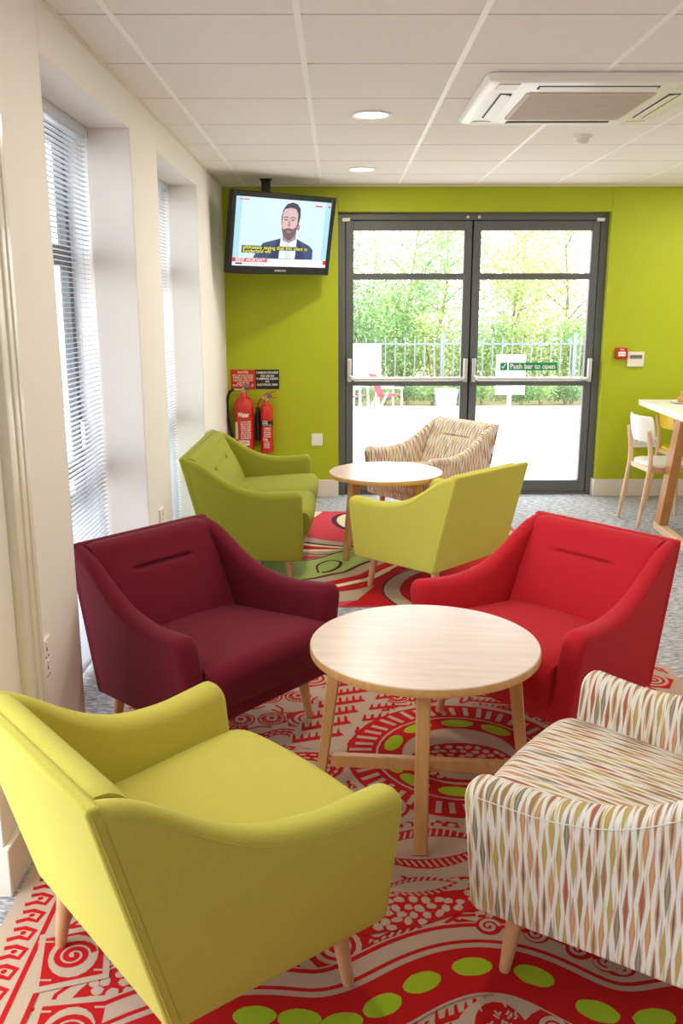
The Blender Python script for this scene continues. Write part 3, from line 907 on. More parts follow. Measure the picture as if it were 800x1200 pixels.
# pebble and scroll strip behind the band at the right
st = off(band, .155)[half-6:]
RB(st, .12, 9, RD); RB(off(band, .092)[half-6:], .006, 10, CR)
for i in range(0, len(st)-1):
    for k in range(4):
        p = st[i]; P(ell(p[0]+rnd.uniform(-.02, .02), p[1]+(-.04+.026*k), .013, .009, rnd.uniform(0, 3), 7, .2), 10, CR)
    if i % 3 == 0: P(ell(st[i][0], st[i][1], .034, .034), 11, RD); spiral(st[i][0], st[i][1], .028, 1.6, .010, 12, CR, i)
tag(rg.build('rug', [M['rugcream'], M['rugred'], M['ruggreen']], None, (RC[0], RC[1], 0), smooth=0, normals=False),
    'red and cream rug with tribal motifs and green ovals under the near coffee table', 'rug')

# ------------------------------------------------------------------ far rug
fr = MB(); FX0, FX1, FY0, FY1 = -.48, 1.25, 4.52, 6.76
fr.span(FX0, FX1, FY0, FY1, 0, .0062, 0)
def fclip(pts): return [(min(max(x, FX0+.004), FX1-.004), min(max(y, FY0+.004), FY1-.004)) for x, y in pts]
def fpoly(pts, k, m): fr.poly(fclip(pts), zu(k), m)
def frib(pts, w, k, m, n=10):
    c = catmull(pts, n)
    c = [p for p in c if FX0+.05 < p[0] < FX1-.05 and FY0+.05 < p[1] < FY1-.05] if False else c
    if not isinstance(w, (int, float)): w = [w[0]+(w[1]-w[0])*i/(len(c)-1) for i in range(len(c))]
    # clip each quad to the rug
    n_ = len(c)
    for i in range(n_-1):
        pass
    L_ = []; R_ = []
    for i in range(n_):
        a = c[max(i-1, 0)]; b2 = c[min(i+1, n_-1)]; dx, dy = b2[0]-a[0], b2[1]-a[1]; l = math.hypot(dx, dy) or 1
        ww = w if isinstance(w, (int, float)) else w[i]
        L_.append((c[i][0]-dy/l*ww/2, c[i][1]+dx/l*ww/2)); R_.append((c[i][0]+dy/l*ww/2, c[i][1]-dx/l*ww/2))
    L_ = fclip(L_); R_ = fclip(R_)
    z = zu(k)
    fr.add([(x, y, z) for x, y in L_+R_], [(i, i+1, n_+i+1, n_+i) for i in range(n_-1)], m)
ROSE, TAN, IV, LG, PL, RD2 = 0, 1, 2, 3, 4, 5
# ivory corner and oval on the rose field
fpoly([(-.47, 6.75), (-.12, 6.75), (-.17, 6.6), (-.3, 6.3), (-.47, 6.1)], 1, IV)
fpoly(ell(.12, 6.42, .17, .30, .15, 28), 1, PL); fpoly(ell(.135, 6.42, .145, .265, .15, 28), 2, IV)
# sweeping stripes left to right, curving towards the door on the right
frib([(-.48, 6.08), (-.24, 5.92), (.05, 5.78), (.5, 5.75), (1.25, 6.1)], .10, 1, TAN)
frib([(-.48, 6.0), (-.24, 5.84), (.05, 5.72), (.5, 5.68), (1.25, 6.0)], .035, 2, PL)
frib([(-.48, 5.93), (-.24, 5.79), (.05, 5.69), (.5, 5.64), (1.25, 5.93)], .035, 3, IV)
frib([(-.48, 5.80), (-.26, 5.71), (.05, 5.655), (.5, 5.6), (1.25, 5.85)], .06, 1, RD2)
frib([(-.48, 5.70), (-.26, 5.63), (.05, 5.63), (.5, 5.6), (1.25, 5.8)], .05, 2, IV)
frib([(-.48, 5.55), (-.26, 5.55), (-.1, 5.54), (.05, 5.59), (.5, 5.7)], .10, 3, TAN)
frib([(-.48, 5.55), (-.26, 5.55), (-.1, 5.53), (.05, 5.58), (.5, 5.68)], .016, 4, PL)
fpoly([(-.47, 5.42), (-.29, 5.38), (-.15, 5.43), (-.02, 5.57), (.08, 5.65), (.3, 5.75), (.5, 5.72), (.4, 5.55), (.15, 5.32), (.04, 5.15), (-.05, 5.08), (-.2, 5.0), (-.47, 4.95)], 5, LG)
frib([(-.48, 5.42), (-.29, 5.38), (-.15, 5.42), (-.02, 5.56), (.08, 5.65), (.35, 5.78)], .014, 6, PL)
frib([(-.12, 5.12), (-.13, 5.28), (-.06, 5.385), (.01, 5.36), (.0, 5.25), (-.05, 5.16), (-.10, 5.13)], (.012, .028), 6, PL)
frib([(-.48, 4.93), (-.2, 4.99), (-.05, 5.09), (.04, 5.15), (.15, 5.32), (.4, 5.6)], .024, 6, PL)
for d_, w_, m_ in ((-.055, .09, TAN), (-.13, .075, RD2), (-.19, .045, IV), (-.26, .09, RD2), (-.39, .17, TAN)):
    base = [(-.48, 4.93), (-.2, 4.99), (-.02, 5.10), (.06, 5.17), (.17, 5.34), (.4, 5.62)]
    frib([(x-d_*.75*0-d_*.7, y+d_*.75) for x, y in base], w_, 4, m_)
fpoly([(.03, 4.53), (.10, 4.62), (.2, 4.86), (.32, 5.2), (.5, 5.5), (.9, 5.6), (1.24, 5.5), (1.24, 4.53)], 5, RD2)
frib([(.62, 5.3), (.42, 5.12), (.32, 4.92), (.30, 4.72), (.36, 4.53)], .09, 6, TAN)
frib([(.57, 5.3), (.375, 5.12), (.27, 4.92), (.25, 4.72), (.31, 4.53)], .012, 7, PL)
frib([(.9, 5.3), (.7, 5.0), (.66, 4.75), (.72, 4.53)], .06, 6, IV)
tag(fr.build('rug', [M['rugpink'], M['rugtan'], M['rugivory'], M['ruglime2'], M['rugplum'], M['rugred']], None, (.39, 5.64, 0), smooth=0, normals=False),
    'rose red rug with green field and swirling stripes, under the far coffee table', 'rug')

# ------------------------------------------------------------------ ceiling fittings
# air conditioning cassette
ac = thing('air_conditioner', 'square white ceiling air conditioning cassette with taupe grille', 'air conditioner', (1.075, 4.345, ZC))
def rrect(hx, hy, r, z, n=5):
    out = []
    for cx, cy, a0 in ((hx-r, hy-r, 0), (-hx+r, hy-r, PI/2), (-hx+r, -hy+r, PI), (hx-r, -hy+r, 3*PI/2)):
        for k in range(n+1):
            a = a0+PI/2*k/n; out.append((cx+r*math.cos(a), cy+r*math.sin(a), z))
    return out
HX = .475
MB().loft([rrect(HX-.01, HX-.01, .05, .003), rrect(HX, HX, .05, -.004), rrect(HX, HX, .05, -.014), rrect(HX-.012, HX-.012, .045, -.026), rrect(HX-.045, HX-.045, .03, -.034), rrect(HX-.16, HX-.16, .02, -.036)]).build('fascia', M['whiteplas'], ac, smooth=50)
g = MB(); g.loft([rrect(.275, .275, .02, -.035), rrect(.275, .275, .02, -.041), rrect(.268, .268, .02, -.043)]).build('grille', M['grille'], ac)
gb = MB()
for k in range(-12, 13): gb.span(-.26, .26, k*.021-.002, k*.021+.002, -.0445, -.042)
gb.build('grille_bars', M['grille'], ac, smooth=0)
for k in range(4):
    rot = Matrix.Rotation(k*PI/2, 3, 'Z')
    sl = MB(); sl.box(rot @ Vector((0, -.36, -.0352)), (.50, .052, .004), 0, rot); so = sl.build('outlet_slot', M['hole'], ac)
    fl = MB(); fl.box(rot @ Vector((0, -.357, -.0395)), (.485, .044, .004), 0, rot @ Matrix.Rotation(math.radians(-9), 3, 'X')); fl.build('louvre', M['whiteplas'], so, bevel=.0015)
cp = MB()
for sx, sy in ((-1, -1), (1, -1), (1, 1), (-1, 1)):
    MB().box((sx*.375, sy*.375, -.0365), (.09, .09, .004)).build('corner_cover', M['cream_plas'], ac, bevel=.002)

lights_xy = []
def downlight(x, y, label):
    t = thing('downlight', label, 'ceiling light', (x, y, ZC), 0, 'recessed ceiling downlights')
    MB().lathe([(.098, .002), (.1, -.004), (.094, -.009), (.082, -.006), (.078, .0)], n=32, cap=False).build('trim_ring', M['whiteplas'], t, smooth=50)
    MB().lathe([(.079, .0005), (.079, -.003), (.06, -.005), (0, -.006)], n=32).build('lens', M['lamp'], t)
    la = bpy.data.lights.new('downlight_lamp', 'AREA'); la.shape = 'DISK'; la.size = .16; la.energy = DL; la.color = (1, .91, .78)
    lo_ = bpy.data.objects.new('downlight_lamp', la); COL.objects.link(lo_); lo_.location = (x, y, ZC-.012)
DL = 10.5
downlight(.165, 4.70, 'lit round downlight in the ceiling, the larger one nearer the camera')
downlight(.165, 6.50, 'lit round downlight in the ceiling, the smaller one near the green wall')
for x in (.165, 2.865, 4.4):
    for y in (2.9, 4.7, 6.5):
        if x == .165 and y in (4.7, 6.5, -.7): continue
        downlight(x, y, 'recessed ceiling downlight outside the picture')
sd = thing('smoke_detector', 'small white round smoke detector on the ceiling beyond the cassette', 'smoke detector', (1.352, 5.27, ZC))
MB().lathe([(.05, 0.001), (.052, -.008), (.05, -.016), (0, -.016)], n=28).build('base', M['whiteplas'], sd)
MB().lathe([(.040, -.016), (.040, -.02), (.036, -.034), (.025, -.042), (0, -.044)], n=28).build('sensor_dome', M['cream_plas'], sd)

# ------------------------------------------------------------------ television
TW, TH_ = .90, .572
tv = thing('television', 'black flat television showing a news programme, hung from the ceiling', 'television', (-.403, 6.866, 2.070), 0)
tv.rotation_euler = (math.radians(11.36), 0, math.radians(36.65))
# local: x right, y into the set, z up; screen faces -y
fm = MB()
bz = .038; bb = .058
fm.span(-TW/2, -TW/2+bz, 0, .05, -TH_/2, TH_/2); fm.span(TW/2-bz, TW/2, 0, .05, -TH_/2, TH_/2)
fm.span(-TW/2+bz, TW/2-bz, 0, .05, TH_/2-bz, TH_/2); fm.span(-TW/2+bz, TW/2-bz, 0, .05, -TH_/2, -TH_/2+bb)
fm.build('bezel', M['black'], tv, bevel=.006)
MB().span(-TW/2+.01, TW/2-.01, .02, .085, -TH_/2+.01, TH_/2-.01).build('back_cover', M['black'], tv, bevel=.02)
sw, shh = TW-2*bz, TH_-bz-bb; scx, scz = 0, (bb-bz)/2
# the picture on the screen
tm = {n: emis('screen_'+n, S(*c), 1.0) for n, c in dict(bg=(214, 240, 248), bgl=(176, 224, 240), suit=(60, 76, 124), suitd=(44, 56, 100), shirt=(236, 244, 248), hair=(58, 58, 74), skin=(222, 186, 186), skind=(178, 140, 144), beard=(112, 92, 98), black=(20, 20, 14), yellow=(240, 240, 120), red=(214, 40, 50), white=(248, 250, 250), grey=(190, 204, 208), eye=(110, 84, 90), lip=(190, 120, 124), tie=(214, 230, 236)).items()}
names = list(tm); mats = [tm[n] for n in names]; ix = {n: i for i, n in enumerate(names)}
pic = MB()
def SP(u, v, k): return (scx+(u-.5)*sw, .006-k*.00025, scz+(v-.5)*shh)
def sp(pts, k, n): pic.add([SP(u, v, k) for u, v in pts], [tuple(range(len(pts)))], ix[n])
def sr(u0, u1, v0, v1, k, n): sp([(u0, v0), (u1, v0), (u1, v1), (u0, v1)], k, n)
def se(cu, cv, a, b_, k, n, nn=24): sp([(cu+a*math.cos(2*PI*i/nn), cv+b_*math.sin(2*PI*i/nn)) for i in range(nn)], k, n)
sr(0, 1, 0, 1, 0, 'bg'); sr(0, .06, 0, 1, 1, 'bgl'); sr(.94, 1, 0, 1, 1, 'bgl')
# shoulders, shirt, head
sp([(.20, .10), (.24, .22), (.30, .345), (.47, .42), (.66, .42), (.80, .33), (.84, .27), (.845, .12)], 2, 'suit')
sp([(.47, .12), (.48, .43), (.53, .46), (.60, .46), (.655, .42), (.65, .12)], 3, 'shirt'); sp([(.535, .12), (.545, .34), (.565, .37), (.59, .34), (.60, .12)], 4, 'tie')
sp([(.36, .12), (.45, .40), (.48, .43), (.475, .12)], 4, 'suitd'); sp([(.65, .12), (.655, .43), (.69, .40), (.76, .12)], 4, 'suitd')
sp([(.50, .40), (.50, .55), (.64, .55), (.64, .42), (.57, .36)], 5, 'skind')
se(.660, .60, .016, .045, 5, 'skind')
sp([(.475, .62), (.47, .75), (.485, .86), (.52, .935), (.575, .965), (.63, .945), (.665, .88), (.672, .76), (.655, .62), (.58, .6)], 6, 'hair')
sp([(.482, .80), (.50, .86), (.56, .885), (.62, .87), (.645, .80), (.645, .62), (.628, .50), (.585, .425), (.55, .42), (.505, .48), (.48, .60)], 7, 'skin')
sp([(.482, .62), (.495, .56), (.525, .575), (.56, .585), (.60, .57), (.632, .60), (.646, .66), (.645, .58), (.628, .48), (.585, .405), (.55, .40), (.502, .465), (.481, .57)], 8, 'beard')
sp([(.53, .535), (.555, .545), (.585, .535), (.575, .515), (.54, .515)], 9, 'lip')
for eu in (.518, .592):
    se(eu, .705, .020, .011, 9, 'eye', 12); sp([(eu-.03, .735), (eu, .755), (eu+.032, .738), (eu+.03, .728), (eu, .742), (eu-.028, .725)], 9, 'hair')
sp([(.55, .70), (.56, .70), (.572, .61), (.54, .605)], 9, 'skind')
# subtitles
sr(.085, .775, .245, .302, 10, 'black'); sr(.085, .40, .19, .246, 10, 'black')
def stext(s, size, u, v, k, n, al='LEFT', bold=.0, wd=None):
    o = SP(u, v, k); text_mb(pic, s, size, lambda x, y: (o[0]+x, o[1], o[2]+y), ix[n], al, bold, wd)
stext('ultimately saying that this plant in', .036, .095, .276, 11, 'yellow', 'LEFT', .015, .68*sw)
stext('Sunderland will', .036, .095, .220, 11, 'yellow', 'LEFT', .015, .29*sw)
# lower banner
sr(.0, 1, .0, .115, 10, 'white'); sr(.0, .355, .058, .118, 11, 'red'); stext('BREXIT UNCERTAINTY', .034, .03, .088, 12, 'white', 'LEFT', .02, .31*sw)
sr(.03, .10, .02, .045, 11, 'suitd'); sr(.11, .33, .026, .038, 11, 'grey')
sr(.42, .93, .085, .088, 11, 'grey'); sr(.42, .93, .05, .053, 11, 'grey'); sr(.965, 1, .045, .11, 12, 'red')
sr(.82, .90, .925, .945, 10, 'red'); sr(.91, .985, .93, .94, 10, 'grey'); sr(.965, .99, .925, .948, 11, 'red'); sr(.03, .13, .955, .968, 10, 'red')
pic.build('screen_picture', mats, tv, smooth=0, normals=False)
lg = MB(); text_mb(lg, 'SAMSUNG', .022, lambda x, y: (x, -.0012, y-TH_/2+bb*.48), bold=.015); lg.build('maker_mark', M['chrome'], tv, smooth=0, normals=False)

br = thing('television_bracket', 'black ceiling pole and arm carrying the television', 'bracket', (-.535, 7.02, ZC))
MB().span(-.032, .032, -.032, .032, -.42, -.004).build('pole', M['black'], br, bevel=.006)
MB().span(-.045, .045, -.045, .045, -.006, 0).build('ceiling_plate', M['black'], br)
MB().bar((0, 0, -.38), (.075, -.115, -.395), .05, .06).build('arm', M['black'], br, bevel=.004)

# ------------------------------------------------------------------ things on the green wall
def board(name, label, x0, x1, z0, z1, mat, lines, ink, cat='sign'):
    t = thing(name, label, cat, ((x0+x1)/2, YB, (z0+z1)/2))
    w, h = x1-x0, z1-z0
    MB().span(-w/2, w/2, -.004, 0, -h/2, h/2).build('panel', mat, t, bevel=.001)
    for s, rel, sz, wd in lines:
        m_ = MB(); text_mb(m_, s, sz, lambda x, y, r=rel: (x, -.0046, y+r*h), bold=.022, width=wd*w)
        m_.build('lettering', ink, t, smooth=0, normals=False)
board('extinguisher_notice', 'red notice board with white lettering above the large red extinguisher', -.876, -.677, .897, 1.056, M['redsign'],
      [('WATER', .36, .028, .46), ('FOR USE ON WOOD', .20, .022, .84), ('PAPER & TEXTILES', .08, .022, .82), ('NEVER USE ON', -.05, .022, .78), ('LIQUID OR', -.17, .02, .5), ('ELECTRICAL FIRES', -.30, .022, .84)], M['yellowink'])
board('extinguisher_notice', 'black notice board with white lettering above the small red extinguisher', -.675, -.482, .899, 1.056, M['blackmat'],
      [('CARBON DIOXIDE', .34, .024, .92), ('FOR USE ON', .17, .022, .56), ('FLAMMABLE LIQUIDS', .03, .022, .92), ('AND', -.12, .02, .18), ('ELECTRICAL FIRES', -.28, .022, .86)], M['white'])

def ext_base(t, r, h, zb, neck):
    MB().lathe([(0, zb), (r*.9, zb), (r, zb+.012), (r, zb+h-r*.9), (r*.93, zb+h-r*.55), (r*.72, zb+h-r*.22), (r*.38, zb+h), (r*.3, zb+h+neck)], n=32).build('cylinder', M['red'], t, smooth=50)
def curved_text(mb, s, size, r, z, width, mat, bold=.02, a0=0):
    text_mb(mb, s, size, lambda x, y: (r*math.sin(x/r+a0), -r*math.cos(x/r+a0), z+y), mat, 'CENTER', bold, width)
def curved_patch(mb, r, a0, a1, z0, z1, mat, n=14):
    r0 = [(r*math.sin(a0+(a1-a0)*k/n), -r*math.cos(a0+(a1-a0)*k/n), z0) for k in range(n+1)]
    r1 = [(p[0], p[1], z1) for p in r0]
    mb.loft([r0, r1], mat, False, closed=False)
# water extinguisher
we = thing('fire_extinguisher', 'large red water fire extinguisher with black hose, hung near the corner', 'fire extinguisher', (-.766, 7.262, .375), 0, 'fire extinguishers on the green wall')
r_ = .078; ext_base(we, r_, .475, 0, .03)
lb = MB()
curved_patch(lb, r_+.0006, -.95, .95, .305, .355, 1)
curved_text(lb, 'Water', .055, r_+.0012, .33, .098, 0, .03)
curved_patch(lb, r_+.0006, -1.15, -.62, .13, .27, 2)
for k in range(9):
    z = .272-.0165*k; curved_text(lb, ['IN CASE OF FIRE', 'PULL OUT PIN', 'AIM AT BASE', 'SQUEEZE LEVER', 'WOOD PAPER', 'AND TEXTILES', 'DO NOT USE ON', 'LIVE ELECTRICAL', 'EQUIPMENT'][k], .0165, r_+.0012, z, .085, 0, .015, .25)
curved_patch(lb, r_+.0006, -.58, .62, .082, .124, 2)
curved_text(lb, '9 LITRE', .024, r_+.0014, .103, .08, 1, .02)
lb.build('label', [M['white'], M['redplas'], M['yellowink']], we, smooth=0, normals=False)
v_ = MB(); v_.lathe([(.018, .49), (.022, .495), (.022, .525), (.014, .53), (.012, .55), (0, .55)], n=16); v_.tube([(0, 0, .525), (-.075, -.01, .527)], .012, 10); v_.build('valve', M['brass'], we)
v_ = MB(); v_.bar((-.015, 0, .548), (.065, -.0, .565), .022, .012); v_.bar((0, 0, .535), (.06, 0, .538), .018, .006); v_.build('lever', M['redplas'], we, bevel=.002)
v_ = MB(); v_.lathe([(.013, -.01), (.017, -.006), (.017, .006), (.013, .01)], (.028, -.012, .556), 12, ax=Matrix.Rotation(PI/2, 3, 'X')); v_.build('gauge', M['blue'], we)
v_ = MB(); v_.tube(catmull([(-.07, -.01, .527), (-.105, -.01, .515), (-.128, -.005, .46), (-.133, 0, .36), (-.124, 0, .25), (-.10, -.01, .14), (-.086, -.02, .075)], 6), .0105, 10); ho = v_.build('hose', M['black'], we)
v_ = MB(); v_.tube([(-.087, -.019, .082), (-.083, -.021, .05)], [.0125, .009], 10); v_.build('nozzle', M['cream_plas'], ho)
v_ = MB(); v_.span(-.02, .02, .07, .088, .30, .48); v_.build('wall_hook', M['chrome'], we)
# carbon dioxide extinguisher
ce = thing('fire_extinguisher', 'small slim red extinguisher with black band and black horn, beside the large one', 'fire extinguisher', (-.585, 7.285, .385), 0, 'fire extinguishers on the green wall')
r_ = .053; ext_base(ce, r_, .40, 0, .03)
lb = MB()
curved_patch(lb, r_+.0006, -1.2, 1.2, .225, .268, 1); curved_text(lb, 'CO2', .036, r_+.0012, .252, .05, 0, .03, -.25); curved_text(lb, 'Carbon dioxide', .013, r_+.0012, .233, .07, 0, .01, .1)
for k in range(5): curved_text(lb, ['FLAMMABLE', 'LIQUIDS AND', 'ELECTRICAL', 'EQUIPMENT', 'FIRES'][k], .0155, r_+.0012, .205-.017*k, .058, 0, .012, .1)
curved_text(lb, '2 kg', .032, r_+.0012, .115, .04, 0, .02, -.2)
for k in range(4): curved_text(lb, ['PULL PIN', 'AIM HORN', 'SQUEEZE', 'RECHARGE'][k], .0145, r_+.0012, .09-.014*k, .05, 0, .01, 0)
lb.build('label', [M['white'], M['blackmat']], ce, smooth=0, normals=False)
v_ = MB(); v_.lathe([(.015, .42), (.019, .425), (.019, .45), (.012, .455), (.012, .475), (0, .475)], n=16); v_.tube([(0, 0, .445), (-.035, -.01, .445)], .010, 10); v_.build('valve', M['brass'], ce)
v_ = MB(); v_.bar((-.02, 0, .472), (.075, 0, .505), .02, .008); v_.bar((.0, 0, .455), (.085, 0, .448), .018, .006); v_.build('lever', M['redplas'], ce, bevel=.002)
v_ = MB(); v_.lathe([(.011, -.01), (.015, -.006), (.015, .006), (.011, .01)], (.028, -.012, .468), 12, ax=Matrix.Rotation(PI/2, 3, 'X')); v_.build('gauge', M['blue'], ce)
v_ = MB(); v_.tube(catmull([(-.035, -.01, .445), (-.055, -.008, .43), (-.066, -.004, .40), (-.070, 0, .36)], 5), [.006]*16, 8); v_.build('swivel_pipe', M['redplas'], ce)
v_ = MB(); v_.tube([(-.0705, 0, .37), (-.071, 0, .34), (-.073, 0, .31), (-.074, 0, .20), (-.074, 0, .10)], [.012, .014, .019, .0215, .023], 14); v_.build('horn', M['black'], ce)
v_ = MB(); v_.span(-.016, .016, .045, .065, .26, .42); v_.build('wall_hook', M['chrome'], ce)

def plate(name, label, cat, x, z, w, h, d_=.011, y=YB):
    t = thing(name, label, cat, (x, y, z))
    MB().span(-w/2, w/2, -d_, 0, -h/2, h/2).build('faceplate', M['whiteplas'], t, bevel=.003)
    return t
t = plate('blank_plate', 'white square blank plate on the green wall left of the glass door', 'wall plate', -.176, .482, .092, .1)
for sx in (-.033, .033): MB().lathe([(0, -.001), (.004, -.001), (.004, .0012), (0, .0012)], (sx, -.0115, 0), 10, ax=Matrix.Rotation(PI/2, 3, 'X')).build('screw', M['chrome'], t)
t = thing('fire_call_point', 'small red fire alarm call point on the green wall right of the door', 'alarm', (2.291, YB, 1.183))
MB().span(-.045, .045, -.038, 0, -.045, .045).build('housing', M['redplas'], t, bevel=.005)
MB().span(-.03, .03, -.041, -.036, -.022, .014).build('press_pane', M['white'], t, bevel=.002)
m_ = MB(); text_mb(m_, 'FIRE', .018, lambda x, y: (x, -.0388, y+.029), bold=.02); m_.build('title_lettering', M['white'], t, smooth=0, normals=False)
m_ = MB(); text_mb(m_, 'PRESS HERE', .011, lambda x, y: (x, -.0418, y-.004), width=.05); m_.build('pane_lettering', M['hole'], t, smooth=0, normals=False)
t = thing('thermostat', 'white square wall controller with grey display beside the red call point', 'thermostat', (2.412, YB, 1.136))
MB().span(-.068, .068, -.02, 0, -.06, .06).build('housing', M['cream_plas'], t, bevel=.004)
MB().span(-.05, .05, -.0215, -.018, .002, .036).build('display', M['greyscreen'], t)
b = MB()
for k in range(-4, 5): b.span(k*.011-.003, k*.011+.003, -.0225, -.021, .012, .028)
b.build('display_digits', M['hole'], t, smooth=0)
def socket_face(t, x, z, y=-.011, parent=None):
    h = MB()
    h.span(x-.0035, x+.0035, y-.0008, y+.001, z+.006, z+.017); h.span(x-.015, x-.007, y-.0008, y+.001, z-.014, z-.009); h.span(x+.007, x+.015, y-.0008, y+.001, z-.014, z-.009)
    h.build('pin_holes', M['hole'], t, smooth=0)
    MB().span(x-.006, x+.006, y-.004, y+.001, z+.022, z+.036).build('rocker_switch', M['whiteplas'], t, bevel=.001)
t = plate('double_socket', 'white double wall socket low on the green wall behind the white chair', 'socket', 2.545, .457, .226, .088)
for x in (-.075, -.025, .03, .078): socket_face(t, x, -.004)
# sockets on the cream wall
def wall_socket(y, z, label):
    t = thing('wall_socket', label, 'socket', (XL, y, z), PI/2)
    MB().span(-.043, .043, -.012, 0, -.065, .065).build('faceplate', M['whiteplas'], t, bevel=.003)
    socket_face(t, 0, .02, -.012); socket_face(t, 0, -.04, -.012)
wall_socket(2.572, .512, 'white socket low on the near cream pier beside the upright trunking')
wall_socket(4.43, .50, 'white socket low on the cream pier behind the maroon armchair')
# upright trunking at the left edge
tr = MB(); prof = [(0, -.15), (.014, -.15), (.024, -.143), (.028, -.115), (.026, -.104), (.014, -.099), (.014, -.090), (.026, -.085), (.029, -.068), (.026, -.053), (.014, -.048), (.014, -.040), (.025, -.035), (.026, -.014), (.018, -.003), (.004, 0), (0, 0)]
tr.loft([[(x, y, .145) for x, y in prof], [(x, y, ZC-.02) for x, y in prof]])
o = tr.build('cable_trunking', M['trunk'], None, smooth=30); o.location = (XL, 2.522, 0)
tag(o, 'tall upright cream cable trunking with grooves on the wall at left edge', 'trunking')

# ------------------------------------------------------------------ high table and dining chairs
TZ = .83
ht = thing('high_table', 'long white topped table on a wooden trestle at right, against the green wall', 'table', (2.40, 7.15, 0), math.radians(-2.6))
MB().span(0, .78, -2.1, 0, TZ-.045, TZ).build('tabletop', M['whiteplas'], ht, bevel=.004)
for yy in (-.98, -1.95):
    for sg, x0, x1 in ((1, -.06, .03), (-1, .84, .75)):
        lg = MB()
        lg.hexa([(x0-.032, yy-.06, .05), (x0+.032, yy-.06, .05), (x0+.032, yy+.06, .05), (x0-.032, yy+.06, .05), (x1-.032, yy-.06, TZ-.045), (x1+.032, yy-.06, TZ-.045), (x1+.032, yy+.06, TZ-.045), (x1-.032, yy+.06, TZ-.045)])
        lg.build('leg', M['brownwood'], ht, bevel=.004)
for x0 in (-.065, .845):
    MB().span(x0-.03, x0+.03, -2.02, -.92, 0, .05).build('foot_rail', M['beechpale'], ht, bevel=.004)
MB().span(.03, .75, -1.0, -.96, TZ-.1, TZ-.045).build('cross_rail', M['brownwood'], ht); MB().span(.03, .75, -1.97, -1.93, TZ-.1, TZ-.045).build('cross_rail', M['brownwood'], ht)

def dchair(x, y, deg, mat, label):
    t = thing('dining_chair', label, 'chair', (x, y, 0), math.radians(deg-90), 'cafe chairs at the long table')
    # seat: rounded shell slightly dished
    rings = []
    def seat_out(z, k):
        pts = []
        for i in range(28):
            a = 2*PI*i/28; ca, sa = math.cos(a), math.sin(a); e = .55
            pts.append((.2*k*math.copysign(abs(ca)**e, ca), .2*k*math.copysign(abs(sa)**e, sa)+.005, z+.010*(sa if sa > 0 else 0)*0))
        return pts
    MB().loft([seat_out(.436, .94), seat_out(.440, 1.0), seat_out(.458, 1.0), seat_out(.463, .96), seat_out(.455, .5), seat_out(.453, .1)]).build('seat', mat, t, smooth=50)
    # back: curved shell
    bk = MB(); rf = []; n = 14
    outer = []; 
    rows = []
    for zi in range(9):
        v = zi/8; z = .615+.185*v; row_f = []; row_b = []
        hw_ = .195*(1-.14*abs(2*v-1)**3)
        for i in range(n+1):
            u = -1+2*i/n; x_ = hw_*u; y_ = -.235+.052*u*u-.03*(v-.3)
            row_f.append((x_, y_+.006, z)); row_b.append((x_, y_-.006, z))
        rows.append(row_f+row_b[::-1])
    bk.loft(rows); bk.build('backrest', mat, t, smooth=60, bevel=.003)
    for sg in (-1, 1):
        lg = MB(); pts = [(sg*.178, -.255, 0), (sg*.176, -.215, .25), (sg*.172, -.192, .44), (sg*.170, -.196, .56), (sg*.168, -.222, .70)]
        c = catmull(pts, 5); lg.tube(c, [.0125+.0055*math.sin(PI*min(1, i/len(c)*1.05)) for i in range(len(c))], 12); lg.build('rear_leg', M['beechpale'], t)
        lg = MB(); lg.tube([(sg*.182, .20, 0), (sg*.165, .165, .43)], [.0125, .018], 12); lg.build('front_leg', M['beechpale'], t)
    fr_ = MB(); fr_.span(-.165, .165, .15, .172, .40, .436); fr_.span(-.172, -.15, -.18, .165, .40, .436); fr_.span(.15, .172, -.18, .165, .40, .436); fr_.span(-.165, .165, -.195, -.172, .40, .436)
    fr_.build('seat_rail', M['beechpale'], t, bevel=.003)
    return t
dchair(2.385, 6.43, 5, M['whiteplas'], 'white shell chair with pale wooden legs tucked at the long table')
dchair(2.80, 7.03, 3, M['yellowplas'], 'yellow shell chair mostly hidden behind the trestle of the long table')
# pastries on a plate
pt = thing('plate', 'white plate of golden pastries on the long white table', 'plate', (2.67, 6.86, TZ))
MB().lathe([(0, 0), (.07, 0), (.075, .004), (.125, .014), (.127, .017), (.12, .016), (.072, .007), (0, .006)], n=36).build('dish', M['whiteplas'], pt)
def pastry(x, y, z, a, label):
    mb = MB(); pts = []; rs = []
    for k in range(15):
        u = -1+2*k/14; th = u*1.1
        pts.append((.055*math.sin(th), .03*(math.cos(th)-1)*1.6, .018+.004*math.cos(u*14))); rs.append(max(.004, .026*(1-abs(u)**2.2)*(1+.10*math.cos(u*16))))
    mb.tube([(p[0], p[1], p[2]+.004) for p in pts], rs, 12)
    o = mb.build('pastry', M['pastry'], None); o.location = (x, y, z); o.rotation_euler = (0, 0, a)
    tag(o, label, 'pastry', 'pastries on the plate')
GP = 'golden curved pastry in the heap on the white plate'
for x, y, z, a in ((2.675, 6.87, TZ+.008, .3), (2.735, 6.85, TZ+.008, 2.2), (2.775, 6.90, TZ+.008, -1.2), (2.72, 6.94, TZ+.008, .9), (2.70, 6.89, TZ+.046, 1.8), (2.745, 6.895, TZ+.046, -.4), (2.722, 6.89, TZ+.082, .7)):
    pastry(x-.05, y-.04, z, a, GP)

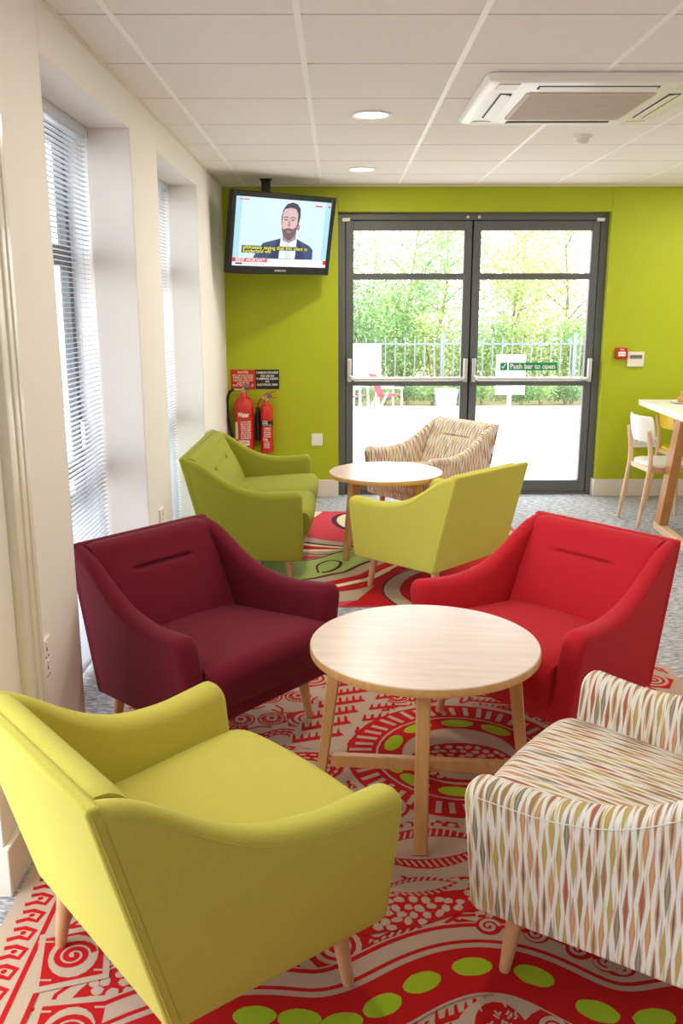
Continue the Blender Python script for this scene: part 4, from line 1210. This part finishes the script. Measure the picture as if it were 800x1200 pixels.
# ------------------------------------------------------------------ outside
def gz(y): return -.03-(y-7.6)*.0672
b = MB(); b.add([(-14, 7.61, gz(7.61)), (22, 7.61, gz(7.61)), (22, 25.0, gz(25.0)), (-14, 25.0, gz(25.0))], [(0, 1, 2, 3)]); b.add([(-14, 7.61, gz(7.61)-.3), (22, 7.61, gz(7.61)-.3), (22, 25.0, gz(25.0)-.3), (-14, 25.0, gz(25.0)-.3)], [(3, 2, 1, 0)])
struct(b.build('patio', M['patio'], smooth=0))
b = MB(); b.add([(-30, 25.0, -1.23), (40, 25.0, -1.23), (40, 26.5, -1.30), (40, 60, -1.4), (-30, 60, -1.4), (-30, 26.5, -1.30)], [(0, 1, 2, 5), (5, 2, 3, 4)])
struct(b.build('ground', M['soil'], smooth=0))
# fence of steel pales
fe = thing('steel_fence', 'grey steel railing fence behind the hedge beyond the patio', 'fence', (3, 26.6, -1.3))
for k in range(-2, 4):
    MB().span(k*3.88+.05-.055, k*3.88+.05+.055, -.05, .05, -.1, 2.06).build('post', M['galv'], fe, bevel=.01)
for z in (.35, 1.72): MB().span(-7.8, 11.8, -.03, .03, z, z+.05).build('rail', M['galv'], fe)
x = -7.6
while x < 11.7:
    pl = MB(); pl.span(x-.017, x+.017, -.06, -.03, .08, 1.88); pl.add([(x-.017, -.06, 1.88), (x+.017, -.06, 1.88), (x+.017, -.03, 1.88), (x-.017, -.03, 1.88), (x, -.045, 1.96)], [(0, 1, 4), (1, 2, 4), (2, 3, 4), (3, 0, 4)])
    pl.build('pale', M['galv'], fe, smooth=0); x += .285
def foliage(mb, c, rad, n, sz, rn, squash=1.0):
    for _ in range(n):
        u = rn.random()**.45
        a = rn.uniform(0, 2*PI); z = rn.uniform(-1, 1); q = math.sqrt(1-z*z)
        p = Vector((c[0]+rad*u*q*math.cos(a), c[1]+rad*u*q*math.sin(a), c[2]+rad*u*z*squash))
        e1 = Vector((rn.gauss(0, 1), rn.gauss(0, 1), rn.gauss(0, .6))).normalized(); e2 = e1.orthogonal().normalized()
        e2 = (e2*math.cos(a)+e1.cross(e2)*math.sin(a))
        l = sz*rn.uniform(.7, 1.3); w = l*.5
        mb.add([p-e1*l/2, p+e2*w/2, p+e1*l/2, p-e2*w/2], [(0, 1, 2, 3)])
def tree(x, y, h, spread, nl, mat, label, seed, lean=0, bare=.35, leaf=.115):
    rn = random.Random(seed); z0 = -1.36
    t = thing('tree', label, 'tree', (x, y, z0), 0, 'trees beyond the fence')
    tk = MB(); top = Vector((lean, 0, h*.8))
    main = catmull([(0, 0, -.1), (lean*.2+rn.uniform(-.1, .1), 0, h*.25), (lean*.5+rn.uniform(-.15, .15), 0, h*.5), tuple(top)], 5)
    tk.tube(main, [max(.015, .10*h/7*(1-.85*i/len(main))) for i in range(len(main))], 8)
    tips = [main[-1]]
    for k in range(13):
        i = int(len(main)*(.08+.87*k/13)); i = min(i, len(main)-1); p = Vector(main[i]); a = rn.uniform(0, 2*PI)
        l = spread*rn.uniform(.55, 1.0)*(1-.3*k/13)
        e = p+Vector((l*math.cos(a), l*math.sin(a), l*rn.uniform(.25, 1.0)))
        mid = (p+e)/2+Vector((0, 0, l*.12)); tk.tube(catmull([tuple(p), tuple(mid), tuple(e)], 4), [.04*h/7*(1-.8*j/8) for j in range(9)], 6)
        tips += [tuple(e), tuple(mid)]
    tk.build('trunk', M['bark'], t)
    lf = MB()
    for p in tips: foliage(lf, p, spread*.52, int(nl*1.8)//len(tips), leaf, rn, .85)
    lf.build('foliage', mat, t, smooth=0, normals=False)
tree(2.0, 29.0, 6.6, 2.1, 5200, M['leafA'], 'bushy green tree seen through the left door leaf, just behind the fence', 3, .5)
tree(.2, 31.5, 6.2, 2.2, 4600, M['leafC'], 'dark green tree at the left edge of the door view', 5, -.2)
tree(3.6, 32.5, 7.4, 2.3, 5000, M['leafA'], 'tall green tree rising between the two door leaves', 8, .2)
tree(5.6, 29.5, 6.3, 2.2, 5200, M['leafB'], 'yellow green birch seen through the middle of the right door leaf', 13, .1)
tree(7.8, 31.0, 6.8, 2.3, 4800, M['leafB'], 'yellow green tree near the right jamb of the door view', 17, -.3)
tree(6.9, 35.0, 7.6, 2.6, 4200, M['leafA'], 'green tree standing behind the two yellow green ones', 21, .1)
tree(-3.6, 31.0, 6.5, 2.3, 3000, M['leafA'], 'green tree hidden by the wall left of the door', 23, .1)
tree(11.4, 31.0, 6.5, 2.3, 3000, M['leafB'], 'yellow green tree hidden by the wall right of the door', 27, .1)
tree(1.4, 36.0, 6.0, 2.6, 3600, M['leafB'], 'pale tree at the back, seen low through the left door leaf', 31, .1)
def shrub(x, y, r, h, mat, label, seed):
    rn = random.Random(seed); t = thing('shrub', label, 'shrub', (x, y, -1.27), 0, 'low shrubs along the fence')
    st = MB()
    for k in range(7):
        a = rn.uniform(0, 2*PI); st.tube([(0, 0, -.05), (r*.3*math.cos(a), r*.3*math.sin(a), h*.5), (r*.6*math.cos(a), r*.6*math.sin(a), h*.85)], [.012, .009, .004], 5)
    st.build('stems', M['bark'], t)
    lf = MB()
    for k in range(6):
        a = 2*PI*k/6; foliage(lf, (r*.5*math.cos(a), r*.5*math.sin(a), h*.55), h*.48, 110, .085, rn, .9)
    lf.build('foliage', mat, t, smooth=0, normals=False)
def bush(x, y, r, h, mat, label, seed):
    rn = random.Random(seed); t = thing('bush', label, 'bush', (x, y, -1.36), 0, 'tall bushes behind the fence')
    st = MB()
    for k in range(8):
        a = rn.uniform(0, 2*PI); st.tube([(0, 0, -.05), (r*.3*math.cos(a), r*.3*math.sin(a), h*.5), (r*.6*math.cos(a), r*.6*math.sin(a), h*.85)], [.025, .016, .006], 5)
    st.build('stems', M['bark'], t)
    lf = MB()
    for k in range(9):
        a = 2.4*k; foliage(lf, (r*.6*math.cos(a), r*.5*math.sin(a), h*(.3+.07*k)), r*.62, 260, .12, rn, .9)
    lf.build('foliage', mat, t, smooth=0, normals=False)
for i, (x, h_, m_, lab) in enumerate(((.1, 2.9, 'leafC', 'dark bush behind the fence at the left edge of the door view'), (1.6, 2.5, 'leafA', 'green bush behind the fence left of the tree trunk'), (3.0, 2.9, 'leafB', 'yellow green bush behind the fence left of the mullion'),
        (4.4, 2.6, 'leafA', 'green bush behind the fence right of the mullion'), (5.9, 2.8, 'leafB', 'yellow green bush behind the fence above the door sticker'), (7.4, 2.7, 'leafA', 'green bush behind the fence near the right jamb'),
        (8.9, 2.6, 'leafC', 'dark bush behind the fence hidden by the right wall'), (-1.5, 2.6, 'leafA', 'green bush behind the fence hidden by the left wall'))):
    bush(x, 27.9, .95, h_, M[m_], lab, 90+i)
k = 0
shlab = ['shrub behind the red garden chairs', 'shrub just right of the red garden chairs', 'shrub below the tree trunk in the left leaf', 'shrub left of the door mullion', 'shrub behind the door mullion',
         'shrub left of the white sign post', 'shrub right of the white sign post', 'shrub below the green door sticker', 'shrub low in the right leaf', 'shrub by the right jamb of the door']
for i, (x, m_) in enumerate(((.5, 'leafC'), (1.35, 'leafA'), (2.0, 'leafC'), (2.7, 'leafA'), (3.45, 'leafC'), (4.15, 'leafA'), (5.25, 'leafC'), (5.85, 'leafA'), (6.6, 'leafC'), (7.3, 'leafA'))):
    shrub(x, 25.75+.15*(i % 3), .42, .62+.1*(i % 2), M[m_], ('dark green ' if m_ == 'leafC' else 'mid green ')+shlab[i], 50+i)
# white boards
def signboard(x0, x1, z0, z1, y, label, post=1):
    t = thing('notice_board', label, 'sign', ((x0+x1)/2, y, gz(y)-.02), 0); g0 = gz(y)-.02; w = (x1-x0)/2
    MB().span(-w, w, -.025, .025, z0-g0, z1-g0).build('panel', M['white'], t, bevel=.006)
    for xx in ([0] if post == 1 else [-w*.8, w*.8]): MB().span(xx-.05, xx+.05, .026, .10, -.05, z1-g0-.1).build('post', M['whiteplas'], t, bevel=.006)
signboard(4.30, 5.10, -.83, .235, 24.6, 'white blank board on a single post, seen through the right leaf')
signboard(.33, 1.17, -.46, .53, 24.9, 'white blank panel behind the red garden chairs, seen through the left leaf', 2)
t = thing('planter_box', 'low grey planter box among the shrubs left of the door mullion', 'planter', (3.02, 25.2, -1.24))
MB().hexa([(-.26, -.2, 0), (.26, -.2, 0), (.26, .2, 0), (-.26, .2, 0), (-.32, -.24, .5), (.32, -.24, .5), (.32, .24, .5), (-.32, .24, .5)]).build('box', M['galvlight'], t, bevel=.01)
MB().span(-.29, .29, -.21, .21, .48, .515).build('soil', M['soil'], t)
# red slatted garden chairs
def gchair(x, y, rz, label):
    t = thing('garden_chair', label, 'chair', (x, y, gz(y)), rz, 'red garden chairs on the patio')
    s = MB()
    for k in range(6): s.box((0, -.25+.09*k, .36-.012*k), (.56, .07, .02))
    s.build('seat', M['redslat'], t, bevel=.003)
    s = MB(); rx = Matrix.Rotation(math.radians(-24), 3, 'X')
    for k in range(6): s.box((-.245+.098*k, .32, .62), (.08, .02, .66), 0, rx)
    s.build('backrest', M['redslat'], t, bevel=.003)
    for sg in (-1, 1):
        MB().bar((sg*.3, -.28, 0), (sg*.3, -.26, .55), .03, .04).build('front_leg', M['white'], t); MB().bar((sg*.3, .36, 0), (sg*.3, .12, .46), .03, .04).build('rear_leg', M['white'], t)
        MB().span(sg*.31-.045, sg*.31+.045, -.3, .3, .55, .575).build('armrest', M['white'], t, bevel=.004)
gchair(.42, 23.4, 1.2, 'red and white slatted garden chair at the left edge of the door view')
gchair(1.32, 23.9, 1.9, 'red and white slatted garden chair farther right, out on the patio')

# ------------------------------------------------------------------ light
w = bpy.data.worlds.new('world'); sc.world = w; w.use_nodes = True
nt = w.node_tree; bg = nt.nodes['Background']; bg.inputs['Strength'].default_value = 6.0
tc = N(nt, 'ShaderNodeTexCoord'); sx_ = N(nt, 'ShaderNodeSeparateXYZ'); nt.links.new(tc.outputs['Generated'], sx_.inputs[0])
cr = N(nt, 'ShaderNodeValToRGB'); e = cr.color_ramp.elements   # overcast sky above a paler ground beyond the plot
e[0].position = .47; e[0].color = (.40, .40, .38, 1); e[1].position = .50; e[1].color = (.86, .93, 1.0, 1)
mr = N(nt, 'ShaderNodeMapRange'); mr.inputs['From Min'].default_value = -1; nt.links.new(sx_.outputs['Z'], mr.inputs['Value'])
nt.links.new(mr.outputs[0], cr.inputs['Fac']); nt.links.new(cr.outputs['Color'], bg.inputs['Color'])
def portal(loc, rot, sx, sy):
    la = bpy.data.lights.new('sky_portal', 'AREA'); la.shape = 'RECTANGLE'; la.size = sx; la.size_y = sy; la.cycles.is_portal = True
    o = bpy.data.objects.new('sky_portal', la); COL.objects.link(o); o.location = loc; o.rotation_euler = rot
for a, c in WINS: portal((-1.25, (a+c)/2, ZW/2), (0, -PI/2, 0), ZW, c-a)
portal((1.075, 7.62, 1.14), (-PI/2, 0, 0), 2.1, 2.25)

vs = sc.view_settings; sc.display_settings.display_device = 'sRGB'
vs.view_transform = 'Standard'; vs.look = 'None'; vs.exposure = 0.13; vs.gamma = 1.0; vs.use_curve_mapping = False
cy = sc.cycles
cy.use_denoising = True
cy.max_bounces = 10; cy.diffuse_bounces = 6; cy.glossy_bounces = 3; cy.transparent_max_bounces = 24; cy.transmission_bounces = 4
cy.sample_clamp_indirect = 6.0
cy.caustics_reflective = False; cy.caustics_refractive = False
